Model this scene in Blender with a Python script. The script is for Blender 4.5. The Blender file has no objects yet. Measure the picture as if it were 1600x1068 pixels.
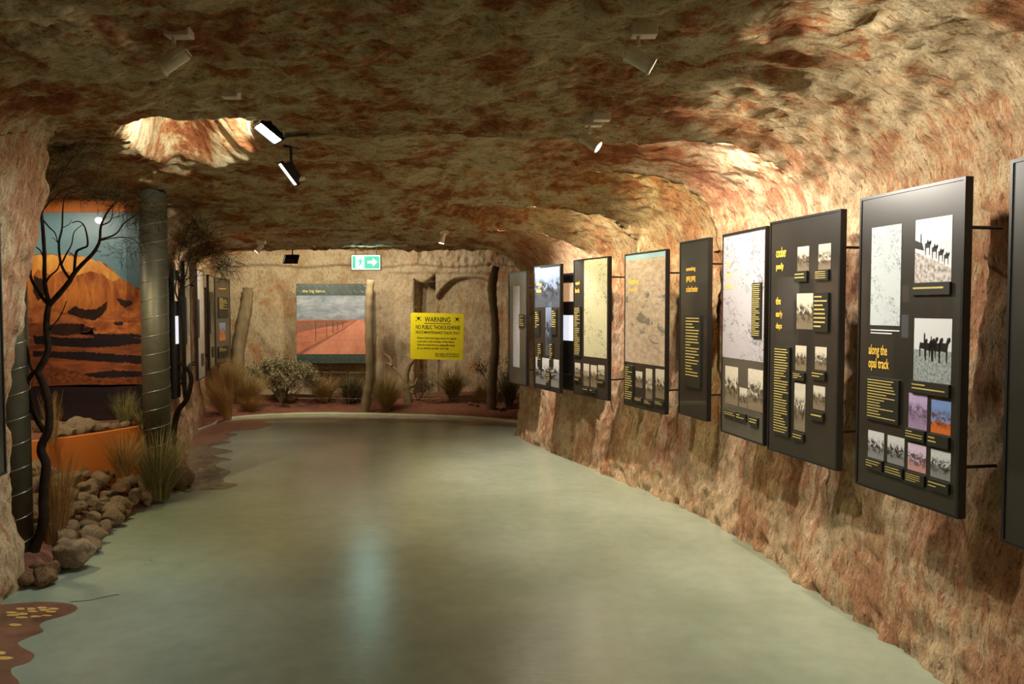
import bpy, bmesh, math, random
import numpy as np
from mathutils import Vector, Matrix, noise as mnoise

C = bpy.context.scene.collection
scene = bpy.context.scene
PI = math.pi
random.seed(7)

# ------------------------------------------------------------------ camera, exposure, world
F = 1250.0
PITCH = math.atan(54 / F)
CAM = Vector((0, 0, 1.6))
cd = bpy.data.cameras.new('camera'); cam = bpy.data.objects.new('camera', cd); C.objects.link(cam)
cd.sensor_width = 36; cd.lens = 36 * F / 1600; cd.clip_start = 0.05
cam.location = CAM; cam.rotation_euler = (PI / 2 - PITCH, 0, 0)
scene.camera = cam
vs = scene.view_settings
vs.view_transform = 'Standard'; vs.look = 'None'; vs.gamma = 1; vs.use_curve_mapping = False
vs.exposure = 0.95
w = bpy.data.worlds.new('world'); scene.world = w; w.use_nodes = True
w.node_tree.nodes['Background'].inputs[0].default_value = (0.02, 0.018, 0.015, 1)
w.node_tree.nodes['Background'].inputs[1].default_value = 1.0
LP = 1.0    # overall lamp power

# ------------------------------------------------------------------ helpers
def lin(r, g, b):
    def f(c):
        c /= 255.0
        return c / 12.92 if c <= 0.04045 else ((c + 0.055) / 1.055) ** 2.4
    return (f(r), f(g), f(b), 1)

def ray(px, py):
    """direction of a photo pixel, scaled so its y component is 1"""
    x = (px - 800) / F; v = -(py - 534) / F
    c, s = math.cos(PITCH), math.sin(PITCH)
    d = Vector((x, c + v * s, v * c - s))
    return d / d.y

def P(px, py, Y):
    return CAM + ray(px, py) * Y

def floor_at(px, py, z=0.0):
    r = ray(px, py); return CAM + r * ((z - CAM.z) / r.z)

def tag(o, label=None, cat=None, group=None, kind=None):
    if label: o['label'] = label
    if cat: o['category'] = cat
    if group: o['group'] = group
    if kind: o['kind'] = kind
    return o

def empty(name, loc, rz=0.0, label=None, cat=None, group=None):
    o = bpy.data.objects.new(name, None); C.objects.link(o)
    o.empty_display_size = 0.1
    o.location = loc; o.rotation_euler = (0, 0, rz)
    return tag(o, label, cat, group)

class MB:
    """collects shapes, links them as one mesh object"""
    def __init__(s):
        s.v = []; s.f = []; s.m = []; s.uv = []
    def face(s, idx, m=0, uv=None):
        s.f.append(tuple(idx)); s.m.append(m); s.uv.append(uv)
    def quad(s, pts, m=0, uv=None):
        b = len(s.v); s.v += [tuple(p) for p in pts]; s.face(range(b, b + len(pts)), m, uv)
    def box(s, c, d, m=0, rot=None):
        b = len(s.v)
        for sx in (-.5, .5):
            for sy in (-.5, .5):
                for sz in (-.5, .5):
                    p = Vector((sx * d[0], sy * d[1], sz * d[2]))
                    if rot: p = rot @ p
                    s.v.append(tuple(p + Vector(c)))
        for q in ((0, 1, 3, 2), (4, 6, 7, 5), (0, 4, 5, 1), (2, 3, 7, 6), (0, 2, 6, 4), (1, 5, 7, 3)):
            s.face([b + i for i in q], m)
    def box2(s, lo, hi, m=0):
        s.box([(a + b) / 2 for a, b in zip(lo, hi)], [b - a for a, b in zip(lo, hi)], m)
    def tube(s, pts, rads, n=8, m=0, cap=True):
        pts = [Vector(p) for p in pts]
        if not hasattr(rads, '__len__'): rads = [rads] * len(pts)
        b = len(s.v); up = Vector((0.13, 0.21, 1)).normalized()
        prev = None
        for i, p in enumerate(pts):
            t = (pts[min(i + 1, len(pts) - 1)] - pts[max(i - 1, 0)])
            if t.length < 1e-9: t = Vector((0, 0, 1))
            t.normalize()
            a = t.cross(up) if prev is None else prev - t * prev.dot(t)
            if a.length < 1e-5: a = t.cross(Vector((1, 0, 0)))
            a.normalize(); prev = a; c2 = t.cross(a)
            for k in range(n):
                th = 2 * PI * k / n
                s.v.append(tuple(p + (a * math.cos(th) + c2 * math.sin(th)) * rads[i]))
        for i in range(len(pts) - 1):
            for k in range(n):
                k2 = (k + 1) % n
                s.face((b + i * n + k, b + i * n + k2, b + (i + 1) * n + k2, b + (i + 1) * n + k), m)
        if cap:
            s.face([b + k for k in range(n)][::-1], m)
            s.face([b + (len(pts) - 1) * n + k for k in range(n)], m)
    def build(s, name, mats, parent=None, smooth=False, bevel=0.0):
        me = bpy.data.meshes.new(name); me.from_pydata(s.v, [], s.f)
        if not isinstance(mats, (list, tuple)): mats = [mats]
        for mt in mats: me.materials.append(mt)
        if len(mats) > 1: me.polygons.foreach_set('material_index', s.m)
        if any(u is not None for u in s.uv):
            ul = me.uv_layers.new(name='UVMap'); k = 0; arr = []
            for f, u in zip(s.f, s.uv):
                for j in range(len(f)):
                    arr += list(u[j]) if u is not None else [0, 0]
            ul.data.foreach_set('uv', arr)
        if smooth: me.polygons.foreach_set('use_smooth', [True] * len(me.polygons))
        me.update()
        o = bpy.data.objects.new(name, me); C.objects.link(o)
        if parent: o.parent = parent
        if bevel:
            b = o.modifiers.new('bevel', 'BEVEL'); b.width = bevel; b.segments = 2; b.limit_method = 'ANGLE'
        return o

def text_obj(name, body, mat, parent, x, z, wid, hgt, y, thick=0.0006, align='LEFT'):
    """lettering fitted into a box (x,z = lower left), lying in the parent's xz plane facing -y"""
    cu = bpy.data.curves.new(name, 'FONT'); cu.body = body; cu.size = 1; cu.extrude = 0.0; cu.resolution_u = 3
    cu.align_x = align; cu.space_line = 0.95; cu.offset = 0.012
    to = bpy.data.objects.new(name, cu); C.objects.link(to)
    dg = bpy.context.evaluated_depsgraph_get(); dg.update()
    me = bpy.data.meshes.new_from_object(to.evaluated_get(dg))
    bpy.data.objects.remove(to)
    n = len(me.vertices); co = np.empty(n * 3); me.vertices.foreach_get('co', co); co = co.reshape(-1, 3)
    mn, mx = co.min(0), co.max(0); sp = np.maximum(mx - mn, 1e-6)
    out = np.zeros_like(co)
    out[:, 0] = x + (co[:, 0] - mn[0]) / sp[0] * wid
    out[:, 2] = z + (co[:, 1] - mn[1]) / sp[1] * hgt
    out[:, 1] = y
    me.vertices.foreach_set('co', out.ravel()); me.materials.clear(); me.materials.append(mat); me.update()
    o = bpy.data.objects.new(name, me); C.objects.link(o); o.parent = parent
    return o

# ------------------------------------------------------------------ material helpers
class NT:
    def __init__(s, name):
        s.mat = bpy.data.materials.new(name); s.mat.use_nodes = True
        s.t = s.mat.node_tree; s.n = s.t.nodes; s.l = s.t.links
        s.b = s.n['Principled BSDF']; s._pos = 0
    def node(s, typ, **kw):
        nd = s.n.new(typ)
        for k, v in kw.items():
            if k.startswith('i_'):
                key = k[2:]
                key = int(key) if key.isdigit() else key.replace('_', ' ')
                if isinstance(v, bpy.types.NodeSocket): s.l.new(v, nd.inputs[key])
                else: nd.inputs[key].default_value = v
            else: setattr(nd, k, v)
        return nd
    def link(s, a, b): s.l.new(a, b)
    def coord(s, which='Object', scale=(1, 1, 1), loc=(0, 0, 0)):
        tc = s.node('ShaderNodeTexCoord')
        mp = s.node('ShaderNodeMapping'); s.link(tc.outputs[which], mp.inputs[0])
        mp.inputs['Scale'].default_value = scale; mp.inputs['Location'].default_value = loc
        return mp.outputs[0]
    def noise(s, vec, scale, detail=4, rough=0.55, dist=0.0):
        nd = s.node('ShaderNodeTexNoise'); s.link(vec, nd.inputs['Vector'])
        nd.inputs['Scale'].default_value = scale; nd.inputs['Detail'].default_value = detail
        nd.inputs['Roughness'].default_value = rough; nd.inputs['Distortion'].default_value = dist
        return nd.outputs[0]
    def ramp(s, fac, stops, interp='LINEAR'):
        r = s.node('ShaderNodeValToRGB'); s.link(fac, r.inputs[0]); e = r.color_ramp.elements
        r.color_ramp.interpolation = interp
        while len(e) < len(stops): e.new(0.5)
        for i, (p, c) in enumerate(stops):
            e[i].position = p; e[i].color = c if hasattr(c, '__len__') else (c, c, c, 1)
        return r.outputs[0]
    def mix(s, fac, a, b, mode='MIX'):
        m = s.node('ShaderNodeMix', data_type='RGBA', blend_type=mode)
        for sock, v in ((m.inputs[0], fac), (m.inputs[6], a), (m.inputs[7], b)):
            if isinstance(v, bpy.types.NodeSocket): s.link(v, sock)
            else: sock.default_value = v
        return m.outputs[2]
    def math(s, op, a, b=0.0, c=0.0, clamp=False):
        m = s.node('ShaderNodeMath', operation=op, use_clamp=clamp)
        for i, v in enumerate((a, b, c)):
            if isinstance(v, bpy.types.NodeSocket): s.link(v, m.inputs[i])
            else: m.inputs[i].default_value = v
        return m.outputs[0]
    def set(s, **kw):
        for k, v in kw.items():
            sock = s.b.inputs[k.replace('_', ' ')]
            if isinstance(v, bpy.types.NodeSocket): s.link(v, sock)
            else: sock.default_value = v
        return s
    def bump(s, h, strength=0.5, dist=0.01, prev=None):
        b = s.node('ShaderNodeBump'); b.inputs['Strength'].default_value = strength
        b.inputs['Distance'].default_value = dist; s.link(h, b.inputs['Height'])
        if prev is not None: s.link(prev, b.inputs['Normal'])
        s.link(b.outputs[0], s.b.inputs['Normal']); return b.outputs[0]

def plain(name, col, rough=0.5, metal=0.0, noise_amt=0.12, nscale=12, coat=0.0, spec=0.5, crough=0.03, bump=0.0, stretch=(1, 1, 1)):
    m = NT(name); v = m.coord('Object', stretch); n = m.noise(v, nscale, 4)
    d = tuple(c * (1 - noise_amt) for c in col[:3]) + (1,); l = tuple(min(1, c * (1 + noise_amt)) for c in col[:3]) + (1,)
    m.set(Base_Color=m.ramp(n, [(0.3, d), (0.7, l)]), Roughness=rough, Metallic=metal, Coat_Weight=coat, Coat_Roughness=crough, Specular_IOR_Level=spec)
    if bump: m.bump(n, bump, 0.01)
    return m.mat

def emitter(name, col, strength):
    m = NT(name); m.set(Base_Color=(0.8, 0.8, 0.8, 1), Emission_Color=col, Emission_Strength=strength, Roughness=0.3)
    return m.mat

# rock: cream sandstone with rust staining, worked by a digging machine
def rock_mat(name, cream=(210, 192, 154), rust=(142, 86, 52), bias=0.0, bstr=1.0, cb=0.0):
    """one rock for the whole tunnel; the 'wall' attribute (1 on walls, 0 on the ceiling) turns blotches into upright tool marks"""
    m = NT(name)
    ob = m.coord('Object')
    at = m.node('ShaderNodeAttribute'); at.attribute_name = 'wall'; wl = at.outputs['Fac']
    uvw = m.coord('UV', (0.15, 1, 1)); uvc = m.coord('UV', (0.8, 1, 1)); uvf = m.coord('UV', (0.10, 1, 1))
    big = m.noise(ob, 2.2, 8, 0.70, 0.2)
    midw = m.noise(uvw, 20, 8, 0.78); midc = m.noise(m.coord('Object', (.8, 1.25, 1)), 7, 9, 0.74, 0.25)
    mid = m.node('ShaderNodeMix', data_type='FLOAT'); m.link(wl, mid.inputs[0]); m.link(midc, mid.inputs[2]); m.link(midw, mid.inputs[3]); mid = mid.outputs[0]
    st = m.noise(uvf, 60, 5, 0.75)
    fine = m.noise(ob, 80, 5, 0.72)
    sp = m.noise(m.coord('UV', (0.26, 1, 1)), 52, 5, 0.75)
    a = m.math('ADD', m.math('MULTIPLY', big, 0.80), m.math('MULTIPLY', mid, 0.70))
    a = m.math('ADD', a, m.math('MULTIPLY', st, m.math('MULTIPLY_ADD', wl, 0.28, 0.05)))
    a = m.math('ADD', a, m.math('MULTIPLY_ADD', wl, -0.14 + bias, -0.275 + bias + cb))
    base = m.ramp(a, [(0.38, lin(*rust)), (0.455, lin(rust[0] + 34, rust[1] + 36, rust[2] + 28)),
                      (0.505, lin(cream[0] - 24, cream[1] - 28, cream[2] - 32)), (0.60, lin(*cream))])
    base = m.mix(m.math('MULTIPLY', wl, 0.38), base, lin(196, 162, 128))
    spk = m.ramp(sp, [(0.38, lin(150, 100, 70)), (0.45, (1, 1, 1, 1))])
    wsp = m.ramp(m.noise(uvw, 34, 4, 0.7), [(0.60, (0, 0, 0, 1)), (0.68, (1, 1, 1, 1))])
    base = m.mix(m.math('MULTIPLY', m.math('MULTIPLY', wsp, wl), 0.6), base, lin(224, 212, 190))
    col = m.mix(0.7, base, spk, 'MULTIPLY')
    col = m.mix(0.55, col, m.ramp(fine, [(0.36, lin(165, 146, 122)), (0.52, (1, 1, 1, 1))]), 'MULTIPLY')
    m.set(Base_Color=col, Roughness=0.93, Specular_IOR_Level=0.15)
    b1 = m.bump(mid, 0.55 * bstr, 0.014)
    b2 = m.bump(st, 0.6 * bstr, 0.016, b1)
    vo = m.node('ShaderNodeTexVoronoi', feature='F1'); m.link(m.coord('UV', (0.5, 1, 1)), vo.inputs['Vector']); vo.inputs['Scale'].default_value = 34
    b3 = m.bump(vo.outputs[0], 0.35, 0.012, b2)
    b4 = m.bump(sp, 0.8 * bstr, 0.014, b3)
    m.bump(fine, 0.45 * bstr, 0.006, b4)
    return m.mat

M = {}
M['rock'] = rock_mat('cave_rock')
M['rock_b'] = rock_mat('rock_wall_back', cream=(204, 190, 160), rust=(158, 110, 80), bias=0.04)
# floor
m = NT('polished_concrete'); v = m.coord('Object')
n1 = m.noise(v, 0.9, 4, 0.5, 0.3); n2 = m.noise(v, 9, 6, 0.6); n3 = m.noise(m.coord('Object', (3, 9, 1)), 5, 5, 0.6)
c = m.ramp(n1, [(0.35, lin(134, 146, 124)), (0.65, lin(152, 164, 142))])
c = m.mix(0.18, c, m.ramp(n2, [(0.35, lin(190, 186, 172)), (0.6, (1, 1, 1, 1))]), 'MULTIPLY')
m.set(Base_Color=c, Roughness=m.ramp(n3, [(0.3, 0.22), (0.7, 0.27)]), Specular_IOR_Level=0.55)
m.bump(n3, 0.06, 0.02); M['floor'] = m.mat
def paint(name, a, b, rough=0.35, sc=5):
    m = NT(name); v = m.coord('Object'); n = m.noise(v, sc, 6, 0.65, 0.8)
    m.set(Base_Color=m.ramp(n, [(0.35, lin(*a)), (0.65, lin(*b))]), Roughness=rough)
    m.bump(n, 0.1, 0.01); return m.mat
M['paint_brown'] = paint('floor_paint_brown', (92, 66, 50), (140, 96, 72))
M['paint_red'] = paint('floor_paint_red', (116, 84, 68), (146, 110, 90))
M['paint_grey'] = paint('floor_paint_grey', (84, 92, 72), (140, 126, 104), 0.16, 9)
M['paint_yellow'] = paint('floor_paint_yellow', (196, 160, 80), (222, 188, 108))
M['crack'] = plain('crack_filler', lin(48, 48, 36), 0.7)
M['kerb'] = paint('kerb_concrete', (176, 178, 148), (200, 200, 170), 0.4)
m = NT('red_soil'); v = m.coord('Object'); n = m.noise(v, 14, 8, 0.7)
m.set(Base_Color=m.ramp(n, [(0.3, lin(96, 58, 42)), (0.7, lin(142, 92, 68))]), Roughness=0.95); m.bump(n, 0.8, 0.03); M['soil'] = m.mat
# boards and metal
M['frame'] = plain('black_frame', lin(26, 26, 24), 0.35, nscale=30)
M['rod'] = plain('black_rod', lin(20, 20, 18), 0.5)
def board(name, col, amt=0.15): return plain(name, lin(*col), 0.35, noise_amt=amt, nscale=3, coat=1.0, crough=0.02, stretch=(1, 1, 1))
M['board_dark'] = board('board_dark_grey', (40, 37, 30)); M['board_grey'] = board('board_grey', (76, 73, 62))
M['board_pale'] = board('board_pale_grey', (172, 170, 158))  # pale tone paints in the reflection on the left wall boards
M['caption'] = plain('caption_black', lin(34, 34, 26), 0.4, nscale=20)
M['gold_print'] = plain('caption_print', lin(176, 158, 84), 0.6); M['title'] = plain('title_yellow', lin(236, 190, 66), 0.5)
M['white_print'] = plain('white_print', lin(200, 200, 195), 0.6); M['black_print'] = plain('black_print', lin(28, 26, 10), 0.6)
M['ink'] = plain('map_ink', lin(120, 126, 124), 0.6)
M['white_metal'] = plain('white_enamel', lin(226, 216, 192), 0.4, nscale=30); M['black_metal'] = plain('black_enamel', lin(22, 22, 22), 0.4)
M['galv'] = plain('duct_steel', lin(92, 88, 70), 0.5, 0.45, noise_amt=0.25, nscale=6, bump=0.1)
M['seam'] = plain('duct_seam', lin(170, 165, 150), 0.3, 0.85)
M['orange'] = plain('orange_paint', lin(206, 116, 40), 0.6, noise_amt=0.06, nscale=2)
M['sign_yellow'] = plain('sign_yellow', lin(236, 222, 20), 0.45, noise_amt=0.03)
M['wood'] = plain('weathered_wood', lin(128, 112, 84), 0.85, noise_amt=0.35, nscale=9, bump=0.6, stretch=(1, 1, .2))
M['wood_dark'] = plain('dark_wood', lin(98, 80, 52), 0.85, noise_amt=0.35, nscale=9, bump=0.6, stretch=(1, 1, .2))
M['bark'] = plain('tree_bark', lin(46, 36, 26), 0.9, spec=0.1, noise_amt=0.4, nscale=18, bump=0.7)
M['needle'] = plain('needle_leaves', lin(44, 36, 18), 0.9, spec=0.0, noise_amt=0.3, nscale=5)
M['wire'] = plain('fence_wire', lin(150, 140, 118), 0.5, 0.6)
M['grass_a'] = plain('dry_grass_straw', lin(160, 138, 86), 0.8, noise_amt=0.3, nscale=40)
M['grass_g'] = plain('dry_grass_green', lin(112, 106, 58), 0.8, noise_amt=0.3, nscale=40)
M['grass_o'] = plain('dry_grass_orange', lin(160, 116, 58), 0.8, noise_amt=0.3, nscale=40)
M['grass_d'] = plain('dark_grass', lin(74, 70, 44), 0.8, noise_amt=0.3, nscale=40)
M['leaf'] = plain('grey_leaves', lin(132, 124, 92), 0.8, noise_amt=0.3, nscale=20)
M['leaf_d'] = plain('dark_leaves', lin(66, 60, 40), 0.8, noise_amt=0.3, nscale=20)
def stone(name, a, b):
    m = NT(name); v = m.coord('Object'); n = m.noise(v, 9, 7, 0.7, 0.6); f = m.noise(v, 60, 4, 0.6)
    m.set(Base_Color=m.ramp(n, [(0.32, lin(*a)), (0.62, lin(*b))]), Roughness=0.92, Specular_IOR_Level=0.2)
    b1 = m.bump(n, 0.9, 0.04); m.bump(f, 0.7, 0.010, b1); return m.mat
M['stone'] = stone('field_stone', (140, 114, 86), (196, 172, 138))
M['stone_g'] = stone('grey_stone', (104, 92, 66), (158, 142, 104))
M['stone_b'] = stone('brown_stone', (126, 92, 62), (176, 140, 98))
M['stone_r'] = stone('rust_boulder', (104, 70, 46), (172, 138, 100))

# ------------------------------------------------------------------ lamps
def spot_light(parent, loc, target, col, watts, angle=70, blend=0.5, size=0.03, name='spotlight_beam'):
    l = bpy.data.lights.new(name, 'SPOT'); l.energy = watts * LP; l.color = col; l.spot_size = math.radians(angle)
    l.spot_blend = blend; l.shadow_soft_size = size
    o = bpy.data.objects.new(name, l); C.objects.link(o)
    d = Vector(target) - Vector(loc)
    o.location = loc; o.rotation_euler = d.to_track_quat('-Z', 'Y').to_euler()
    o.parent = parent; o.matrix_parent_inverse = parent.matrix_world.inverted() if False else Matrix.Translation(-parent.location)
    return o

WARM = (1.0, 0.86, 0.62); PINK = (1.0, 0.84, 0.78); YEL = (1.0, 0.86, 0.52); COOL = (0.78, 0.93, 1.0); NEU = (1.0, 0.92, 0.80)

def track_spot(X, Y, zc, target, col, watts, label, angle=75, drop=0.13, black=False, em=18, mount=True, cat='spotlight', group=None, size=0.03, blend=0.6):
    """small museum spotlight: mount box on the ceiling, stem, yoke, can with a glowing front"""
    o = empty('ceiling_spotlight', (X, Y, zc), 0, label, cat, group)
    body = M['black_metal'] if black else M['white_metal']
    head = Vector((0, 0, -drop))
    d = (Vector(target) - (Vector((X, Y, zc)) + head)).normalized()
    if mount:
        b = MB(); b.box((0.02, 0, -0.005), (0.095, 0.06, 0.05)); b.build('mounting_box', body, o, bevel=0.004)
    b = MB(); b.tube([(0, 0, -0.01), (0, 0, -drop + 0.045)], 0.008, 8); b.build('stem', body, o)
    q = d.to_track_quat('-Z', 'Y').to_matrix()
    b = MB()
    for sx in (-1, 1): b.box(head + q @ Vector((sx * 0.042, 0, 0.03)), (0.004, 0.02, 0.06), rot=q)
    b.box(head + q @ Vector((0, 0, 0.058)), (0.088, 0.02, 0.004), rot=q)
    b.build('yoke', body, o)
    b = MB(); n = 20; prof = [(0.018, 0.052), (0.030, 0.048), (0.032, -0.05), (0.036, -0.055), (0.036, -0.062), (0.031, -0.062)]
    ring = []
    for r, z in prof:
        s0 = len(b.v)
        for k in range(n):
            th = 2 * PI * k / n; b.v.append(tuple(head + q @ Vector((r * math.cos(th), r * math.sin(th), z))))
        ring.append(s0)
    for i in range(len(prof) - 1):
        for k in range(n): b.face((ring[i] + k, ring[i] + (k + 1) % n, ring[i + 1] + (k + 1) % n, ring[i + 1] + k))
    b.face([ring[0] + k for k in range(n)]); hs_ = b.build('lamp_housing', body, o, smooth=False)
    b = MB(); s0 = len(b.v)
    for k in range(n):
        th = 2 * PI * k / n; b.v.append(tuple(head + q @ Vector((0.031 * math.cos(th), 0.031 * math.sin(th), -0.060))))
    b.face(range(n)); b.build('lens', emitter('lens_glow', tuple(col) + (1,), em), hs_)
    spot_light(o, Vector((X, Y, zc)) + head + d * 0.075, target, col, watts, angle, blend, size)
    return o

# ------------------------------------------------------------------ numpy noise
def vnoise(p, seed=0):
    pi = np.floor(p).astype(np.int64); f = p - pi; f = f * f * f * (f * (f * 6 - 15) + 10)
    def h(ix, iy, iz):
        n = (ix * 73856093) ^ (iy * 19349663) ^ (iz * 83492791) ^ (seed * 2654435)
        n = (n ^ (n >> 13)) * 1274126177 & 0x7fffffff
        n = (n ^ (n >> 16)) * 668265263 & 0x7fffffff
        return (n & 0xffff) / 32767.5 - 1
    x, y, z = pi[..., 0], pi[..., 1], pi[..., 2]; fx, fy, fz = f[..., 0], f[..., 1], f[..., 2]
    r = 0
    for dx in (0, 1):
        for dy in (0, 1):
            for dz in (0, 1):
                wgt = (fx if dx else 1 - fx) * (fy if dy else 1 - fy) * (fz if dz else 1 - fz)
                r = r + wgt * h(x + dx, y + dy, z + dz)
    return r
def fbm(p, oct=4, seed=0, g=0.5):
    a = 1; r = 0; p = p.copy()
    for o in range(oct):
        r = r + a * vnoise(p, seed + o * 17); p = p * 2.03 + 7.7; a *= g
    return r
def sstep(a, b, x):
    t = np.clip((x - a) / (b - a), 0, 1); return t * t * (3 - 2 * t)

# ------------------------------------------------------------------ tunnel shell
RB = np.array([(-3, 2.35), (0, 2.3), (2, 2.08), (2.73, 1.95), (3.4, 1.83), (4.25, 1.73), (5.13, 1.64), (6.06, 1.46), (6.94, 1.14), (8.16, .68), (8.77, .46),
               (9.52, .16), (10.0, .04), (10.25, .10), (10.5, .30), (11, .42), (13.9, .45)])
LB = np.array([(-3, -2.75), (2, -2.7), (3.8, -2.76), (4.52, -2.81), (4.58, -2.95), (4.68, -5.1), (7.10, -5.1), (7.26, -3.18), (7.84, -3.22), (9.3, -3.80),
               (10.8, -4.2), (12, -4.6), (13.9, -4.95)])
ZC = np.array([(-3, 2.72), (2, 2.68), (3.2, 2.64), (4.65, 2.61), (6.0, 2.67), (7.1, 2.54), (8.0, 2.41), (9.5, 2.40), (11.0, 2.385), (11.12, 2.60), (13.9, 2.58)])
CUSPS = [0.6, 2.0, 3.35, 4.65, 6.0, 7.1, 8.0, 9.9]
def interp(T, y): return np.interp(y, T[:, 0], T[:, 1])
def saw(y):
    r = np.zeros_like(y); n = len(CUSPS)
    for i, c in enumerate(CUSPS):
        e = CUSPS[i + 1] if i + 1 < n else 99
        L = min(e - c, 1.7)
        t = (y - c) / L
        a = 1.0 if c > 4 else 0.3
        if c > 9: a = 0.0
        v = a * sstep(0, 0.07, t) * (1 - np.clip(t, 0, 1) ** 1.4)
        r = np.where((y >= c) & (y < e), v, r)
        if c > 4 and c < 9: r = r - 0.28 * np.where(y < c, np.exp(-np.clip(c - y, 0, 9) / 0.20), np.exp(-np.clip(y - c, 0, 9) / 0.03))
    return r

def shell_points(Ys):
    """grid of section profiles: right wall, right fillet, ceiling, left fillet, left wall"""
    nW, nF, nC, nL, nV = 74, 44, 170, 30, 74
    xr = interp(RB, Ys); xl = interp(LB, Ys); zc = interp(ZC, Ys); s = saw(Ys)
    Rx, Rz = 1.0, 0.62
    Rx = np.where(Ys > 10.2, 0.35, Rx); Rz = np.where(Ys > 10.2, 0.3, Rz)
    Lx = np.where(Ys > 7.3, 0.75, np.interp(Ys, [3.0, 4.0, 4.5], [.6, .3, .10])); Lz = np.where(Ys > 7.3, 0.38, np.interp(Ys, [3.0, 4.0, 4.5], [.5, .3, .15]))
    rows = []
    for i, Y in enumerate(Ys):
        X = []; Z = []; wgt = []
        zt = zc[i] - Rz[i]
        t = np.linspace(-0.03, 1, nW, endpoint=False); z = t * zt
        # the wall leans out above a bulging foot
        lean = 0.13 * sstep(0.1, 1.1, z) + 0.02 * np.sin(z * 4)
        X += list(xr[i] + lean); Z += list(z); wgt += list(sstep(0.75, 1.75, z))
        a = np.linspace(0, PI / 2, nF, endpoint=False)
        x0 = xr[i] + 0.13
        X += list(x0 - Rx[i] + Rx[i] * np.cos(a) ** 0.8); Z += list(zt + Rz[i] * np.sin(a) ** 0.8); wgt += [1.0] * nF
        xlt = xl[i] + (np.interp(zc[i] - Lz[i], [1.7, 2.23, 2.6], [.09, .20, .24]) if Y < 4.7 else -0.10)
        cx = np.linspace(x0 - Rx[i], xlt + Lx[i], nC, endpoint=False)
        X += list(cx); Z += [zc[i]] * nC; wgt += list(1 - sstep(0, 1.5, (x0 - Rx[i]) - cx))
        a = np.linspace(PI / 2, 0, nL, endpoint=False)
        X += list(xlt + Lx[i] - Lx[i] * np.cos(a) ** 0.85); Z += list(zc[i] - Lz[i] + Lz[i] * np.sin(a) ** 0.85); wgt += [0.0] * nL
        z = np.linspace(zc[i] - Lz[i], -0.05, nV)
        lean = -0.10 * sstep(0.1, 0.9, z)
        if Y < 4.7:      # near pillar: leans in at the top, waisted, flares at its foot
            lean = np.interp(z, [0, .25, .65, 1.0, 1.32, 1.7, 2.23, 2.6], [0.02, 0.0, -.04, -.08, 0.0, .09, .20, .24])
            lean = np.where(z < .9, lean + 0.03 * np.sin(z * 9), lean)
            k = 1.0
        X += list(xl[i] + lean); Z += list(z); wgt += [0.0] * nV
        rows.append((X, Z, wgt))
    A = np.array(rows)                       # (nY, 3, nU)
    Pn = np.empty((len(Ys), A.shape[2], 3)); Pn[..., 0] = A[:, 0]; Pn[..., 1] = Ys[:, None]; Pn[..., 2] = A[:, 1]
    wg = A[:, 2]
    # section normal (pointing outward from the tunnel)
    d = np.gradient(Pn, axis=1); nx = d[..., 2]; nz = -d[..., 0]; ln = np.sqrt(nx ** 2 + nz ** 2) + 1e-9; nx /= ln; nz /= ln
    off = 0.30 * s[:, None] * wg
    Pn[..., 0] += nx * off; Pn[..., 2] += nz * off * np.where(Pn[..., 2] > 2.2, 0.85, 1)
    # hollow dug up into the ceiling on the left
    X, Y, Z = Pn[..., 0], Pn[..., 1], Pn[..., 2]
    up = (nz > 0.5)
    nb = fbm(np.stack([X * 3, Y * 3, Z * 0], -1), 3, 5) * 0.10
    ya = 4.40; xc = np.interp(Y, [4.4, 6.1], [-1.74, -2.28]); hw = np.interp(Y, [4.4, 6.1], [0.42, 0.34])
    yfar = 5.35 + np.clip(-1.6 - X, 0, 1) * 0.95 + nb
    hol = sstep(ya, ya + 0.04, Y) * (1 - sstep(yfar - 0.55, yfar, Y)) * (1 - sstep(hw - 0.12, hw + 0.05, np.abs(X - xc + nb)))
    Pn[..., 2] += np.where(up, 0.36 * hol, 0)
    # lower lip along the left ceiling
    lip = sstep(3.25, 3.4, Y) * (1 - sstep(3.9, 4.3, Y)) * sstep(-1.2, -2.2, X)
    Pn[..., 2] -= np.where(up, 0.05 * lip, 0)
    # rough surface
    q = Pn.copy()
    big = fbm(q * 1.7, 3, 1) * 0.028
    wallness = np.abs(nx)
    u = np.cumsum(np.concatenate([np.zeros((len(Ys), 1)), np.sqrt((np.diff(Pn[..., 0], axis=1)) ** 2 + (np.diff(Pn[..., 2], axis=1)) ** 2)], 1), axis=1)
    st = np.stack([u * 1.6, q[..., 1] * 15, q[..., 0] * 0 + 3], -1)
    streak = fbm(st, 4, 3, 0.6) * 0.010
    chips = fbm(q * 12, 4, 9, 0.65) * 0.015
    rid = (1 - np.abs(fbm(q * np.array([2.3, 6, 2.3]), 4, 21))) * 0.026
    foot = np.exp(-np.clip(Pn[..., 2], 0, 9) / 0.12) * wallness * fbm(q * 14, 4, 31) * 0.026
    disp = big + streak * (0.6 + 0.4 * wallness) + chips + np.where(wallness < 0.7, rid - .02, 0) + foot
    rg = np.random.RandomState(3)       # pick holes in the ceiling
    for k in range(46):
        px_, py_ = (rg.uniform(-1.0, 0.7), rg.uniform(1.9, 3.3)) if k < 30 else (rg.uniform(-2, 1), rg.uniform(2, 5)); rr = rg.uniform(.022, .05)
        disp = disp + rr * 1.3 * np.exp(-((q[..., 0] - px_) ** 2 + ((q[..., 1] - py_) * 1.3) ** 2) / rr ** 2) * (nz > .7)
    Pn[..., 0] += nx * disp; Pn[..., 2] += nz * disp
    Pn[..., 2] = np.where(np.arange(Pn.shape[1])[None, :] == 0, -0.06, Pn[..., 2])
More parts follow.
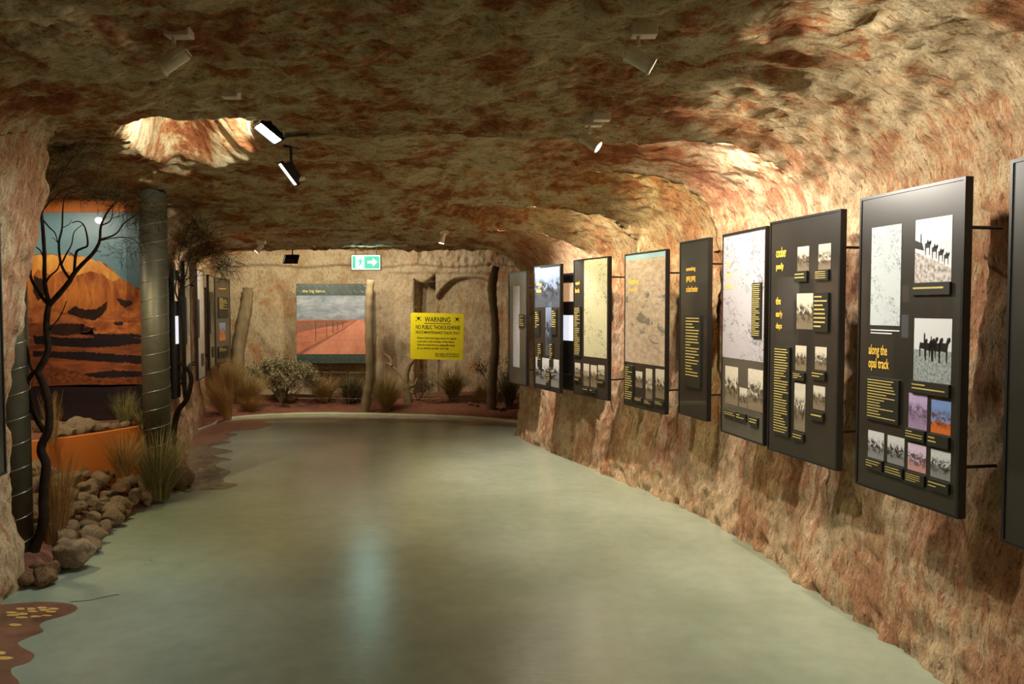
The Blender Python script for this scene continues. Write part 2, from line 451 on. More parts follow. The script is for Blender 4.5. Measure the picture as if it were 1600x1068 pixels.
    Pn[..., 2] = np.where(np.arange(Pn.shape[1])[None, :] == Pn.shape[1] - 1, -0.06, Pn[..., 2])
    return Pn, u, (nW + nF // 2, nW + nF + nC + nL // 2)

def tex_cumulative(a, b, st): return list(np.arange(a, b - 1e-6, st))
Ys = np.array(tex_cumulative(-3, 1.6, 0.12) + tex_cumulative(1.6, 4.0, 0.025) + tex_cumulative(4.0, 8.2, 0.024) + tex_cumulative(8.2, 13.9, 0.035) + [13.9])
SH, SU, (iA, iB) = shell_points(Ys)
# outward-from-rock vertex normals of the whole grid, shared by the three meshes so that no seam shows
du = np.gradient(SH, axis=1); dv = np.gradient(SH, axis=0)
SN = np.cross(du, dv); SN /= (np.linalg.norm(SN, axis=2, keepdims=True) + 1e-12)
def grid_mesh(name, G, N, U, V, mat, flip=False, wall=None):
    nv, nu = G.shape[:2]
    idx = np.arange(nv * nu).reshape(nv, nu)
    q = np.stack([idx[:-1, :-1], idx[:-1, 1:], idx[1:, 1:], idx[1:, :-1]], -1).reshape(-1, 4)
    if flip: q = q[:, ::-1]
    me = bpy.data.meshes.new(name)
    me.vertices.add(nv * nu); me.vertices.foreach_set('co', G.reshape(-1))
    me.loops.add(len(q) * 4); me.loops.foreach_set('vertex_index', q.reshape(-1).astype(np.int32))
    me.polygons.add(len(q)); me.polygons.foreach_set('loop_start', (np.arange(len(q)) * 4).astype(np.int32))
    me.polygons.foreach_set('loop_total', np.full(len(q), 4, dtype=np.int32))
    me.polygons.foreach_set('use_smooth', np.ones(len(q), dtype=bool))
    uvl = me.uv_layers.new(name='UVMap'); uvv = np.stack([U.reshape(-1), V.reshape(-1)], -1)[q.reshape(-1)]
    uvl.data.foreach_set('uv', uvv.reshape(-1).astype(np.float32))
    me.update(calc_edges=True); me.validate()
    if wall is not None:
        at = me.attributes.new('wall', 'FLOAT', 'POINT'); at.data.foreach_set('value', np.ascontiguousarray(wall, dtype=np.float32).reshape(-1))
    if N is not None: me.normals_split_custom_set_from_vertices(N.reshape(-1, 3).tolist())
    me.materials.append(mat)
    o = bpy.data.objects.new(name, me); C.objects.link(o); return o
WL = sstep(0.0, 1.0, np.concatenate([np.linspace(1.0, 1, 74), np.linspace(1, .15, 44), np.linspace(.15, 0, 20), np.zeros(130), np.linspace(0, .1, 20), np.linspace(.1, .9, 30), np.ones(74)]))[None].repeat(len(Ys), 0)
VV = np.repeat(Ys[:, None], SH.shape[1], 1)
# make sure the normals face into the tunnel
flip = SN[200, 30, 0] > 0
if flip: SN = -SN
for nm, a, b, mt in (('wall_right', 0, iA, 'rock'), ('ceiling', iA, iB, 'rock'), ('wall_left', iB, SH.shape[1] - 1, 'rock')):
    o = grid_mesh(nm, SH[:, a:b + 1], SN[:, a:b + 1], SU[:, a:b + 1], VV[:, a:b + 1], M[mt], flip, WL[:, a:b + 1])
    tag(o, kind='structure')

# back wall with ledge, shadow cut and arched niche
nx_, nz_ = 340, 150
gx = np.linspace(-5.4, 0.9, nx_); gz = np.linspace(-0.05, 2.95, nz_)
GX, GZ = np.meshgrid(gx, gz); 
yb = np.full_like(GX, 13.45)
yb += 0.55 * 0 
xn, zn = -0.70, 1.45
arch = np.maximum(np.abs(GX - xn) / 0.62, 0)
ztop = 2.10 - 0.42 * np.clip((np.abs(GX - xn) / 0.62), 0, 1) ** 3
niche = (1 - sstep(0.56, 0.60, np.abs(GX - xn))) * (1 - sstep(ztop - 0.02, ztop + 0.02, GZ))
yb += 0.20 * niche
gt = np.interp(GX, [-1.66, -1.60, -1.50, -1.40, -1.28, -1.0], [2.08, 2.04, 2.00, 2.05, 2.16, 2.26]); shade_groove = sstep(-1.66, -1.62, GX) * (1 - sstep(-1.32, -1.28, GX)) * (1 - sstep(gt - .02, gt + .02, GZ))
yb += 0.60 * shade_groove  # cut in deep to throw the dark shadow column behind the sign
yb -= 0.09 * sstep(2.27, 2.31, GZ + 0.02 * np.sin(GX * 5)) + 0.05 * sstep(-2.3, -2.0, GX) * sstep(2.15, 2.2, GZ)
yb -= 0.20 * (1 - sstep(0.0, 0.9, GX + 5.1)) + 0.35 * sstep(0.05, 0.5, GX)
q = np.stack([GX, yb, GZ], -1)
yb += fbm(q * 2.0, 3, 41) * 0.03 + fbm(q * np.array([9, 9, 5]), 4, 43) * 0.012 + sstep(2.1, 2.3, GZ) * sstep(-2.4, -2.1, GX) * fbm(q * np.array([14, 9, 10]), 3, 47) * 0.03
G = np.stack([GX, yb, GZ], -1)
dn = np.cross(np.gradient(G, axis=1), np.gradient(G, axis=0)); dn /= np.linalg.norm(dn, axis=2, keepdims=True)
o = grid_mesh('wall_back', G, None, GZ, GX, M['rock_b'], wall=np.full(G.shape[:2], .45)); tag(o, kind='structure')
# wall behind the camera
b = MB(); b.box2((-6, -3.25, -0.1), (4, -2.95, 3.2)); o = b.build('wall_front', M['rock']); tag(o, kind='structure')

# floor with painted creek pattern
b = MB(); b.quad([(-6, -3.2, 0), (3.2, -3.2, 0), (3.2, 14, 0), (-6, 14, 0)]); FLOOR = b.build('floor', M['floor']); tag(FLOOR, kind='structure')
def catmull(pts, n=8, closed=False):
    out = []; N = len(pts)
    for i in range(N if closed else N - 1):
        p = [Vector(pts[(i + k) % N]) if closed else Vector(pts[max(0, min(N - 1, i + k))]) for k in (-1, 0, 1, 2)]
        for j in range(n):
            t = j / n
            out.append(0.5 * ((2 * p[1]) + (-p[0] + p[2]) * t + (2 * p[0] - 5 * p[1] + 4 * p[2] - p[3]) * t * t + (-p[0] + 3 * p[1] - 3 * p[2] + p[3]) * t ** 3))
    if not closed: out.append(Vector(pts[-1]))
    return out
def floor_patch(name, pix, mat, z=0.001, parent=FLOOR, smooth=True):
    pts = [floor_at(x, y) for x, y in pix]
    if smooth: pts = catmull([(p.x, p.y, 0) for p in pts], 6, True)
    bm = bmesh.new(); vs_ = [bm.verts.new((p.x, p.y, z)) for p in pts]; f = bm.faces.new(vs_)
    if f.normal.z < 0: f.normal_flip()
    bmesh.ops.triangulate(bm, faces=[f]); me = bpy.data.meshes.new(name); bm.normal_update()
    for f in bm.faces:
        if f.normal.z < 0: f.normal_flip()
    bm.to_mesh(me); bm.free(); me.materials.append(mat)
    o = bpy.data.objects.new(name, me); C.objects.link(o); o.parent = parent; return o
floor_patch('painted_patch', [(-70, 946), (5, 944), (60, 940), (105, 942), (121, 950), (105, 960), (70, 970), (62, 978), (68, 986), (48, 994), (28, 1004), (40, 1014), (54, 1022), (45, 1034),
                              (20, 1042), (18, 1052), (30, 1066), (20, 1085), (-10, 1100), (-120, 1100)], M['paint_brown'])
for (x, y, w_, h_) in [(47, 951, 17, 3.6), (34, 951, 17, 3.4), (66, 949.5, 15, 3.2), (84, 951, 16, 3.4), (18, 957, 17, 3.6), (35, 959, 17, 3.8), (51, 955, 15, 3.2), (69, 953, 16, 3), (20, 961, 19, 3.2),
                       (34, 964.5, 20, 3.2), (56, 963, 17, 3), (73, 961.5, 16, 2.8), (80, 955.5, 16, 3), (24, 976, 19, 4.2), (2, 1020, 14, 5), (6, 1028, 28, 5.4)]:
    floor_patch('painted_dot', [(x + w_ / 2 * math.cos(a) * 1.05, y + h_ / 2 * math.sin(a)) for a in [k * PI / 4 for k in range(8)]], M['paint_yellow'], 0.002)
floor_patch('painted_patch', [(325, 663), (420, 660), (414, 667), (380, 672), (352, 676), (372, 678), (350, 684), (338, 687), (362, 690), (343, 695), (330, 698), (364, 704), (345, 709), (336, 712),
                              (362, 717), (345, 722), (338, 728), (360, 736), (352, 744), (350, 752), (372, 757), (350, 764), (310, 766), (285, 768), (262, 745), (286, 700), (300, 675)], M['paint_grey'])
floor_patch('painted_patch', [(318, 664), (345, 657.5), (420, 660), (414, 667), (380, 672), (352, 676), (360, 684), (338, 690), (312, 696), (286, 700), (300, 678)], M['paint_red'], 0.0018)
floor_patch('painted_stripe', [(340, 660), (370, 656), (420, 653.5), (500, 652), (575, 653), (640, 654.5), (700, 656), (760, 659), (812, 663), (812, 667.5), (770, 664), (720, 662.5), (712, 658.8), (650, 659.5),
                               (600, 658), (560, 656.5), (500, 656), (440, 656.5), (400, 660), (370, 663)], M['paint_red'], 0.0024)
for pl in ([(110, 940), (140, 937.5), (160, 933), (180, 929), (186, 928.5)], [(205, 900), (212, 895), (216, 889)], [(226, 877), (233, 874), (238, 876)]):
    pts = [floor_at(x, y) for x, y in pl]; b = MB()
    for i in range(len(pts) - 1):
        b.quad([(pts[i].x, pts[i].y - .004, .0015), (pts[i + 1].x, pts[i + 1].y - .004, .0015), (pts[i + 1].x, pts[i + 1].y + .004, .0015), (pts[i].x, pts[i].y + .004, .0015)])
    b.build('floor_crack', M['crack'], FLOOR)

# kerb and soil bed at the far end
kp = [(300, 676), (330, 665), (350, 656.5), (400, 651), (450, 648.5), (500, 647.5), (575, 648.5), (650, 650.5), (720, 653), (800, 659), (830, 662)]
kw = catmull([(floor_at(x, y).x, floor_at(x, y).y, 0) for x, y in kp], 6)
b = MB(); prof = [(0, 0.0), (0.004, 0.022), (0.015, 0.030), (0.075, 0.030), (0.09, 0.0)]
for p in kw:
    for dy, z in prof: b.v.append((p.x, p.y + dy, z))
for i in range(len(kw) - 1):
    for k in range(len(prof) - 1):
        a = i * 5 + k; b.face((a, a + 5, a + 6, a + 1))
o = b.build('trim_1', M['kerb'], smooth=True); tag(o, kind='structure')
kx = np.array([p.x for p in kw]); ky = np.array([p.y for p in kw])
gx = np.linspace(-4.9, 0.55, 150); tt = np.linspace(0, 1, 50)
KY = np.interp(gx, kx, ky)
GXs = np.repeat(gx[None], 50, 0); GYs = KY[None] + 0.05 + tt[:, None] * (13.6 - KY[None])
GZs = 0.02 + 0.13 * sstep(0, 0.8, tt)[:, None] + fbm(np.stack([GXs * 2, GYs * 2, GXs * 0], -1), 3, 51) * 0.02 + fbm(np.stack([GXs * 12, GYs * 12, GXs * 0], -1), 3, 52) * 0.006
o = grid_mesh('soil_bed', np.stack([GXs, GYs, GZs], -1), None, GXs, GYs, M['soil']); tag(o, 'red soil bed behind the pale kerb at the far end', 'soil', kind='stuff')
def bed_z(x, y):
    k = float(np.interp(x, kx, ky)); t = (y - k - .05) / (13.6 - k); t = min(max(t / 0.8, 0), 1); return 0.02 + 0.13 * t * t * (3 - 2 * t)

# ------------------------------------------------------------------ display panels
PHOTO_N = [0]
def photo_mat(kind='bw', seed=0):
    m = NT('printed_photo'); v = m.coord('UV', (1, 1, 1), (seed * 1.7, seed * 2.3, 0)); uv = m.node('ShaderNodeTexCoord').outputs['UV']
    sep = m.node('ShaderNodeSeparateXYZ'); m.link(uv, sep.inputs[0])
    cols = {'bw': ((196, 200, 196), (128, 130, 126), (36, 36, 34)), 'sepia': ((196, 190, 168), (120, 108, 86), (60, 52, 38)), 'lilac': ((176, 156, 190), (150, 128, 158), (92, 76, 100)),
            'truck': ((110, 140, 190), (196, 104, 48), (90, 52, 36)), 'pink': ((206, 186, 204), (186, 140, 136), (80, 60, 62)), 'blue': ((110, 128, 148), (66, 74, 82), (34, 38, 44))}[kind]
    n = m.noise(v, 5, 6, 0.7, 0.6); n2 = m.noise(v, 11, 5, 0.7)
    hor = m.math('ADD', m.math('MULTIPLY', m.noise(m.coord('UV', (3, 0.01, 1), (seed, 0, 0)), 2, 2), 0.35), 0.28 + 0.12 * math.sin(seed * 2.1))
    sky = m.ramp(m.math('ADD', m.math('SUBTRACT', sep.outputs[1], hor), 0.5), [(0.48, 0.0), (0.54, 1.0)])
    base = m.mix(sky, lin(*cols[1]), lin(*cols[0]))
    band = m.math('MULTIPLY', m.ramp(m.math('ADD', n, m.math('MULTIPLY', n2, 0.4)), [(0.64, 0.0), (0.76, 1.0)]), m.ramp(m.math('ABSOLUTE', m.math('SUBTRACT', sep.outputs[1], 0.45)), [(0.16, 1.0), (0.32, 0.0)]))
    c = m.mix(band, base, lin(*cols[2]))
    c = m.mix(0.4, c, m.ramp(n2, [(0.3, 0.5), (0.6, 1.0)]), 'MULTIPLY')
    m.set(Base_Color=c, Roughness=0.35, Coat_Weight=0.8, Coat_Roughness=0.02); return m.mat
PM = {}
def pmat(kind, seed):
    seed = seed % 6
    if (kind, seed) not in PM: PM[(kind, seed)] = photo_mat(kind, seed)
    return PM[(kind, seed)]
def map_mat(name, base, ink):
    m = NT(name); v = m.coord('UV', (1, 2.2, 1)); 
    w1 = m.noise(v, 2.2, 5, 0.6, 0.5)
    line = m.ramp(m.math('PINGPONG', m.math('MULTIPLY', w1, 9), 0.5), [(0.0, 0.0), (0.05, 0.4), (0.09, 1.0)])
    msk = m.ramp(m.noise(v, 1.6, 2), [(0.42, 0.0), (0.52, 1.0)])
    c = m.mix(msk, lin(*base), m.mix(line, lin(ink[0] - 40, ink[1] - 40, ink[2] - 40), lin(*base)))
    tn = m.node('ShaderNodeTexVoronoi', feature='F1'); m.link(m.coord('UV', (5, 22, 1)), tn.inputs['Vector']); tn.inputs['Scale'].default_value = 1.0
    tw = m.math('MULTIPLY', m.math('LESS_THAN', tn.outputs[0], 0.20), m.math('GREATER_THAN', m.noise(v, 3, 2), 0.52))
    c = m.mix(m.math('MULTIPLY', tw, 0.3), c, lin(ink[0] - 40, ink[1] - 40, ink[2] - 40))
    m.set(Base_Color=c, Roughness=0.35, Coat_Weight=0.8, Coat_Roughness=0.02); return m.mat
M['map_white'] = map_mat('map_print_white', (184, 192, 192), (120, 130, 130))
M['map_cream'] = map_mat('map_print_cream', (178, 176, 142), (118, 116, 92))
M['map_grey'] = map_mat('map_print_grey', (160, 158, 158), (108, 106, 106))

class Panel:
    def __init__(s, A, B, zb, zt, label, face='board_dark', depth=0.035, standoff=0.2, group=None, name='display_panel', glass=None):
        """A, B = lower corners (x,y) as read left to right by a visitor facing the panel; the front faces local -y"""
        s.A = Vector((A[0], A[1])); s.B = Vector((B[0], B[1])); d = s.B - s.A; s.W = d.length; s.H = zt - zb; s.zb = zb
        s.d = d.normalized(); rz = math.atan2(d.y, d.x)
        s.o = empty(name, (A[0], A[1], zb), rz, label, 'display panel', group)
        s.n = Vector((s.d.y, -s.d.x))       # facing the visitor
        fw = 0.012
        b = MB(); W, H = s.W, s.H
        b.box2((0, 0.004, 0), (fw, depth, H)); b.box2((W - fw, 0.004 - 0.004, 0), (W, depth, H)); b.box2((0, 0, 0), (fw, 0.004, H))
        b.box2((fw, 0, 0), (W - fw, depth, fw)); b.box2((fw, 0, H - fw), (W - fw, depth, H)); b.box2((fw, depth - 0.006, fw), (W - fw, depth, H - fw))
        b.build('frame', M['frame'], s.o)
        b = MB(); b.box2((fw, 0.004, fw), (W - fw, 0.014, H - fw)); b.build('face_board', M[face], s.o)
        if standoff > 0:
            for x in (0.12 * W, 0.88 * W):
                for z in (0.14 * H, 0.86 * H):
                    b = MB(); b.tube([(x, depth - 0.002, z), (x, depth + standoff, z)], 0.007, 8); b.build('mounting_rod', M['rod'], s.o)
    def loc(s, px, py):
        r = ray(px, py); # intersect vertical plane through A with direction d
        # CAM.xy + t*r.xy = A + u*d
        a, b_, c, d_ = r.x, -s.d.x, r.y, -s.d.y; ex, ey = s.A.x - CAM.x, s.A.y - CAM.y
        det = a * d_ - b_ * c; t = (ex * d_ - b_ * ey) / det; u = (a * ey - c * ex) / det
        return u, CAM.z + t * r.z - s.zb
    def rect(s, r):
        u0, z1 = s.loc(r[0], r[1]); u1, z0 = s.loc(r[2], r[3])
        e = 0.013
        u0 = max(u0, e); u1 = min(u1, s.W - e); z0 = max(z0, e); z1 = min(z1, s.H - e)
        return u0, z0, u1, z1
    def photo(s, r, kind='bw', mat=None, name='photograph', fig=None):
        u0, z0, u1, z1 = s.rect(r); PHOTO_N[0] += 1
        b = MB(); y = 0.0028
        b.quad([(u0, y, z0), (u1, y, z0), (u1, y, z1), (u0, y, z1)], 0, [(0, 0), (1, 0), (1, 1), (0, 1)])
        b.box2((u0, y + 0.0002, z0), (u1, 0.0045, z1))
        mats = [mat or pmat(kind, PHOTO_N[0])]
        if fig:
            mats.append(M['frame']); w_, h_ = u1 - u0, z1 - z0
            for poly in fig: b.quad([(u0 + p[0] * w_, y - 0.0004, z0 + p[1] * h_) for p in poly], 1)
        return b.build(name, mats, s.o)
    def caption(s, r, lines=3, big=False):
        u0, z0, u1, z1 = s.rect(r); b = MB(); y = -0.008
        b.box2((u0, y, z0), (u1, 0.006, z1), 0); cp = b.build('caption_plate', M['caption'], s.o); b = MB()
        rng = random.Random(int(r[0] * 7)); h = z1 - z0; mar = (u1 - u0) * 0.06
        st = min(0.022, h / (lines + 1.2)); 
        for i in range(lines):
            z = z1 - st * (i + 0.9); L = (u1 - u0 - 2 * mar) * (rng.uniform(0.82, 1.0) if rng.random() < 0.75 else rng.uniform(0.35, 0.7))
            b.quad([(u0 + mar, y - 0.0005, z - st * 0.17), (u0 + mar + L, y - 0.0005, z - st * 0.17), (u0 + mar + L, y - 0.0005, z + st * 0.17), (u0 + mar, y - 0.0005, z + st * 0.17)])
        b.build('text_lines', M['gold_print'], cp); return cp
    def title(s, r, body, mat='title', name='title_lettering'):
        u0, z0, u1, z1 = s.rect(r); text_obj(name, body, M[mat], s.o, u0, z0, u1 - u0, z1 - z0, 0.0018)
    def smalltext(s, r, lines=2, mat='white_print'):
        u0, z0, u1, z1 = s.rect(r); b = MB(); st = (z1 - z0) / lines
        for i in range(lines):
            z = z1 - st * (i + .5); L = (u1 - u0) * (1 - 0.25 * (i % 2)); y = 0.0015
            b.quad([(u0, y, z - st * .2), (u0 + L, y, z - st * .2), (u0 + L, y, z + st * .2), (u0, y, z + st * .2)])
        b.build('small_print', M[mat], s.o)

H = 1.30
def edge(px, yt, yb_):
    """vertical panel edge seen at px between yt and yb -> world x, y, z bottom, z top for a panel H tall"""
    a, c = ray(px, yt), ray(px, yb_); Y = H / (a.z - c.z); return a.x * Y, Y, CAM.z + c.z * Y, CAM.z + a.z * Y
def right_panel(L, R, label, **kw):
    l, r = edge(*L), edge(*R); zb = (l[2] + r[2]) / 2
    return Panel((l[0], l[1]), (r[0], r[1]), zb, zb + H, label, **kw)

p8 = right_panel((1344, 309, 754), (1509, 276, 812), 'large black framed panel titled along the opal track with ten pictures and a map')
camels = [[(0.0, .55), (.16, .52), (.26, .5), (.2, .62), (0.0, .68)], [(.15, .6), (.18, .6), (.18, .78), (.15, .76)]] + \
         [[(cx + a * k, cz + b_ * k) for a, b_ in ((-.07, .02), (-.06, -.10), (-.045, -.10), (-.04, 0), (.03, 0), (.035, -.10), (.05, -.10), (.055, .02), (.08, .10), (.075, .04), (.06, .10), (.03, .06), (0, .12), (-.04, .06), (-.07, .07))] for cx, cz, k in ((.36, .54, 1.15), (.55, .47, 1.1), (.72, .405, 1.0), (.87, .35, .95))]
sky_mat = photo_mat('bw', 1)
m = NT('camel_print'); uv = m.node('ShaderNodeTexCoord').outputs['UV']; sp = m.node('ShaderNodeSeparateXYZ'); m.link(uv, sp.inputs[0])
ln_ = m.math('ADD', m.math('MULTIPLY', sp.outputs[0], -0.30), 0.50); n = m.noise(uv, 14, 5)
m.set(Base_Color=m.mix(m.math('GREATER_THAN', sp.outputs[1], ln_), m.ramp(n, [(0.35, lin(120, 110, 104)), (0.6, lin(196, 190, 182))]), lin(206, 208, 208)), Roughness=0.35, Coat_Weight=0.8, Coat_Roughness=0.02)
p8.photo((1361.6, 356, 1404.8, 509), mat=M['map_white'], name='printed_map')
p8.photo((1430, 344, 1485, 439.4), mat=m.mat, fig=camels)
p8.caption((1426, 443, 1486, 459.6), 1)
m = NT('horse_print'); uv = m.node('ShaderNodeTexCoord').outputs['UV']; sp = m.node('ShaderNodeSeparateXYZ'); m.link(uv, sp.inputs[0]); n = m.noise(uv, 20, 5)
m.set(Base_Color=m.mix(m.math('GREATER_THAN', sp.outputs[1], 0.5), m.ramp(n, [(0.35, lin(100, 108, 106)), (0.6, lin(150, 158, 156))]), lin(196, 200, 198)), Roughness=0.35, Coat_Weight=0.8, Coat_Roughness=0.02)
def horse(cx, cz, k):
    bx = [(-.10, .02), (-.09, -.14), (-.07, -.14), (-.06, .0), (.04, -.01), (.05, -.14), (.07, -.14), (.075, .02), (.09, .08), (.13, .12), (.12, .16), (.07, .15), (.04, .09), (-.08, .10)]
    return [(cx + a * k, cz + b_ * k) for a, b_ in bx]
horses = [horse(.25, .52, 1.0), horse(.42, .50, 1.2), horse(.62, .50, 1.3), horse(.80, .50, 1.35), horse(.52, .54, 1.1), [(.27, .6), (.31, .6), (.31, .74), (.29, .78), (.27, .74)], [(.45, .6), (.49, .6), (.48, .72), (.46, .72)]]
p8.photo((1428, 496.8, 1484.5, 601), mat=m.mat, fig=horses)
p8.caption((1424, 593.6, 1484.5, 621), 2)
p8.smalltext((1360, 512.7, 1404.6, 524), 2)
p8.title((1357, 537.4, 1388, 582), 'along the\nopal track')
p8.caption((1355.3, 587.4, 1405.3, 663.8), 14)
for r, k, c, nl in (((1419.3, 613, 1446.9, 673), 'lilac', (1415.7, 667.5, 1446, 692), 3), ((1454.4, 623.4, 1484, 681), 'truck', (1450.8, 676, 1483.7, 702.6), 2),
                ((1355.8, 670.8, 1379.7, 720), 'bw', (1353.9, 713, 1379.7, 737.7), 3), ((1386, 678.7, 1411.5, 729), 'bw', (1384, 724, 1411.7, 749), 3),
                ((1417.9, 690.5, 1445.4, 740.5), 'pink', (1416, 735, 1445.7, 761), 4), ((1453.6, 700, 1483.7, 752.6), 'bw', (1451, 746, 1483.7, 773), 2)):
    p8.photo(r, k); p8.caption(c, nl)

p7 = right_panel((1203, 347, 701), (1314, 326, 736), 'tall black framed panel reading coober pedy, the early days')
p7.title((1212.5, 387, 1228, 401), 'coober'); p7.title((1212.5, 411, 1224, 423), 'pedy')
p7.title((1212, 464, 1219.3, 475.5), 'the'); p7.title((1212, 485, 1222, 498), 'early'); p7.title((1212, 504, 1221, 516), 'days')
for r in ((1245.5, 386, 1263, 424), (1278.4, 381.8, 1297, 420), (1244.4, 458.4, 1269.8, 514.7), (1242.4, 539, 1258.8, 580), (1273, 541, 1290.4, 579), (1241, 597.3, 1256.7, 674.9), (1270.2, 601.5, 1288, 642)):
    p7.photo(r, 'sepia')
for r, nl in (((1242.8, 424, 1262, 439.5), 2), ((1274.3, 422, 1295.5, 437.4), 4), ((1272.9, 457.6, 1295, 518.8), 8), ((1210.8, 540.6, 1233.6, 682.7), 32), ((1239.9, 580, 1257.8, 595.4), 3),
              ((1269.4, 578, 1290.4, 594.8), 2), ((1239.2, 673.4, 1256.5, 690.7), 2), ((1268, 641, 1287.3, 659), 1)):
    p7.caption(r, nl)

p6 = right_panel((1129, 366, 673), (1197, 353, 697), 'framed panel with a big pale map on top and three sepia photographs below', face='board_grey')
p6.photo((1130, 371, 1192.5, 566), mat=M['map_grey'], name='printed_map')
p6.title((1134.3, 408, 1140, 415.8), 'the'); p6.title((1134.3, 425, 1142, 433), 'trail'); p6.title((1134.3, 442, 1145, 451), 'blazers')
p6.smalltext((1174, 370, 1181, 398), 8, 'ink')
p6.caption((1176.8, 442, 1189.6, 528), 26)
for r in ((1132.7, 570.7, 1152, 634), (1155, 604.5, 1166.5, 638), (1168.3, 575, 1191.8, 645)): p6.photo(r, 'sepia')
for r in ((1131.9, 639, 1151.4, 654), (1151.4, 643, 1166.5, 659.7), (1171.5, 649.4, 1185, 666.8)): p6.caption(r, 2)

p5 = right_panel((1062, 377, 644), (1107, 372, 660), 'narrow dark framed panel with three yellow title lines above one long text plate')
p5.title((1072, 417, 1086, 424), 'something'); p5.title((1072, 432, 1086, 440), 'gang gang'); p5.title((1072, 447, 1090, 455.5), 'at last frontier')
p5.caption((1071.6, 492.5, 1095, 608), 20)

p4 = right_panel((976, 398, 632), (1041, 388, 647), 'framed panel with a sandy full-width picture and a dark strip of small photographs', face='board_dark')
m = NT('sandy_print'); uv = m.node('ShaderNodeTexCoord').outputs['UV']; sp = m.node('ShaderNodeSeparateXYZ'); m.link(uv, sp.inputs[0])
v1 = m.node('ShaderNodeMapping'); m.link(uv, v1.inputs[0]); v1.inputs['Scale'].default_value = (1, 2.4, 1)
n = m.noise(v1.outputs[0], 3.2, 6, 0.65, 0.8); n2 = m.noise(v1.outputs[0], 9, 5, 0.7)
c = m.ramp(n2, [(0.3, lin(140, 120, 98)), (0.65, lin(184, 170, 150))])
bl = m.math('MULTIPLY', m.math('GREATER_THAN', n, 0.57), m.math('LESS_THAN', m.math('ABSOLUTE', m.math('SUBTRACT', sp.outputs[1], 0.45)), 0.26))
c = m.mix(m.math('MULTIPLY', bl, 0.8), c, lin(92, 92, 84))
c = m.mix(m.math('GREATER_THAN', sp.outputs[1], 0.955), c, lin(138, 170, 182))
m.set(Base_Color=c, Roughness=0.35, Coat_Weight=0.8, Coat_Roughness=0.02)
p4.photo((976.5, 400, 1040, 573), mat=m.mat, name='printed_picture')
p4.title((981, 436, 997.5, 444), 'digging'); p4.title((982, 449, 995, 456), 'opal')
p4.caption((977, 569.5, 989.4, 628), 15)
for r in ((992.8, 579, 1003, 606), (1008.6, 575, 1018.3, 624), (1023.8, 575.5, 1037.4, 624)): p4.photo(r, 'sepia')
for r in ((992, 619, 1004, 629), (1007, 623, 1019.8, 634.6), (1023.8, 624, 1038, 636)): p4.caption(r, 2)

p3 = right_panel((896, 405, 614), (951, 401, 627), 'framed panel with a tall cream map and a column of text at its left', face='board_dark')
p3.photo((912.4, 404, 947.5, 560), mat=M['map_cream'], name='printed_map')
p3.title((899, 439, 905, 446), 'opal'); p3.title((898.5, 450, 905, 457), 'lands')
p3.caption((898, 479, 907.5, 557), 26)
for r in ((897.8, 566, 906.3, 588.8), (911.3, 567.4, 920, 603.4), (922.5, 569.7, 932, 605.6), (934, 569.7, 944, 593)): p3.photo(r, 'sepia')
for r in ((897.8, 589, 906.3, 596.6), (911, 604.5, 920, 612.4), (921.6, 606, 932, 614.6), (934, 594, 944, 601)): p3.caption(r, 1)

p2 = right_panel((834, 417, 605.5), (875.5, 411, 613.5), 'framed panel of dark bluish rocky picture with four upright text plates', face='board_dark')
p2.photo((835.5, 420, 874, 480), 'blue', name='printed_picture'); p2.photo((836.7, 557, 873, 606), 'bw', name='printed_picture')
p2.photo((852, 472, 861, 556), 'blue')
p2.title((837.8, 441.6, 846, 447), 'making'); p2.title((837.8, 451, 845.7, 456.6), 'tracks')
for r, nl in (((836.7, 485, 843.9, 523.6), 8), ((862.5, 483, 870, 523), 8), ((840.7, 534.8, 846.8, 574), 8), ((859, 534.8, 864.3, 574), 8), ((854.2, 579.8, 860.3, 606), 5)): p2.caption(r, nl)

p1 = right_panel((794.5, 427, 598), (822.5, 422, 602.5), 'farthest panel on the right wall, with a narrow white map strip', face='board_grey')
p1.photo((801.4, 447, 811.3, 574), mat=M['map_white'], name='printed_map'); p1.caption((811.5, 491, 819.8, 512), 6)

e9 = edge(1579, 250, 845); dd = (p8.d * 0.9 + Vector((0.05, -0.1))).normalized()
p9 = Panel((e9[0], e9[1]), (e9[0] + 0.09, e9[1] - 0.62), e9[2], e9[3], 'nearest dark framed panel cut by the right edge of the photo', face='board_dark')

# left wall panels
def left_panel(A, B, label, face, zb=0.745, so=0.12): return Panel(A, B, zb, zb + H, label, face=face, standoff=so)
q0 = left_panel((-2.25, 3.05), (-2.347, 3.69), 'dark framed panel whose edge shows at the far left of the photo', 'board_dark', 0.83, 0.25)
qb = left_panel((-3.10, 7.60), (-3.27, 8.15), 'grey framed panel on the left wall nearest the second tree', 'board_pale')
qc = left_panel((-3.65, 9.3), (-3.80, 9.9), 'second grey framed panel along the left wall, behind the tree foliage', 'board_pale', so=0.16)
qd = left_panel((-4.12, 10.9), (-4.27, 11.5), 'third framed panel along the left wall, almost edge-on', 'board_grey', so=0.1)
qe = left_panel((-4.445, 12.0), (-4.44, 12.62), 'farthest left wall panel, dark with a small orange picture', 'board_dark', so=0.1)
for q_ in (qb, qc, qd):
    for (u0, z0, u1, z1) in ((.06, .5, .14, .95), (.3, .15, .5, .3)):
        b = MB(); b.box2((u0 * q_.W * 1.5, -0.004, z0), (u1 * q_.W * 1.5, 0.006, z1)); b.build('caption_plate', M['caption'], q_.o)
qe.title((342, 449, 353, 452.5), 'opal'); qe.caption((341, 464, 356, 497), 8); qe.photo((343, 504, 353, 531), 'truck'); qe.caption((341, 542, 356, 558), 3)

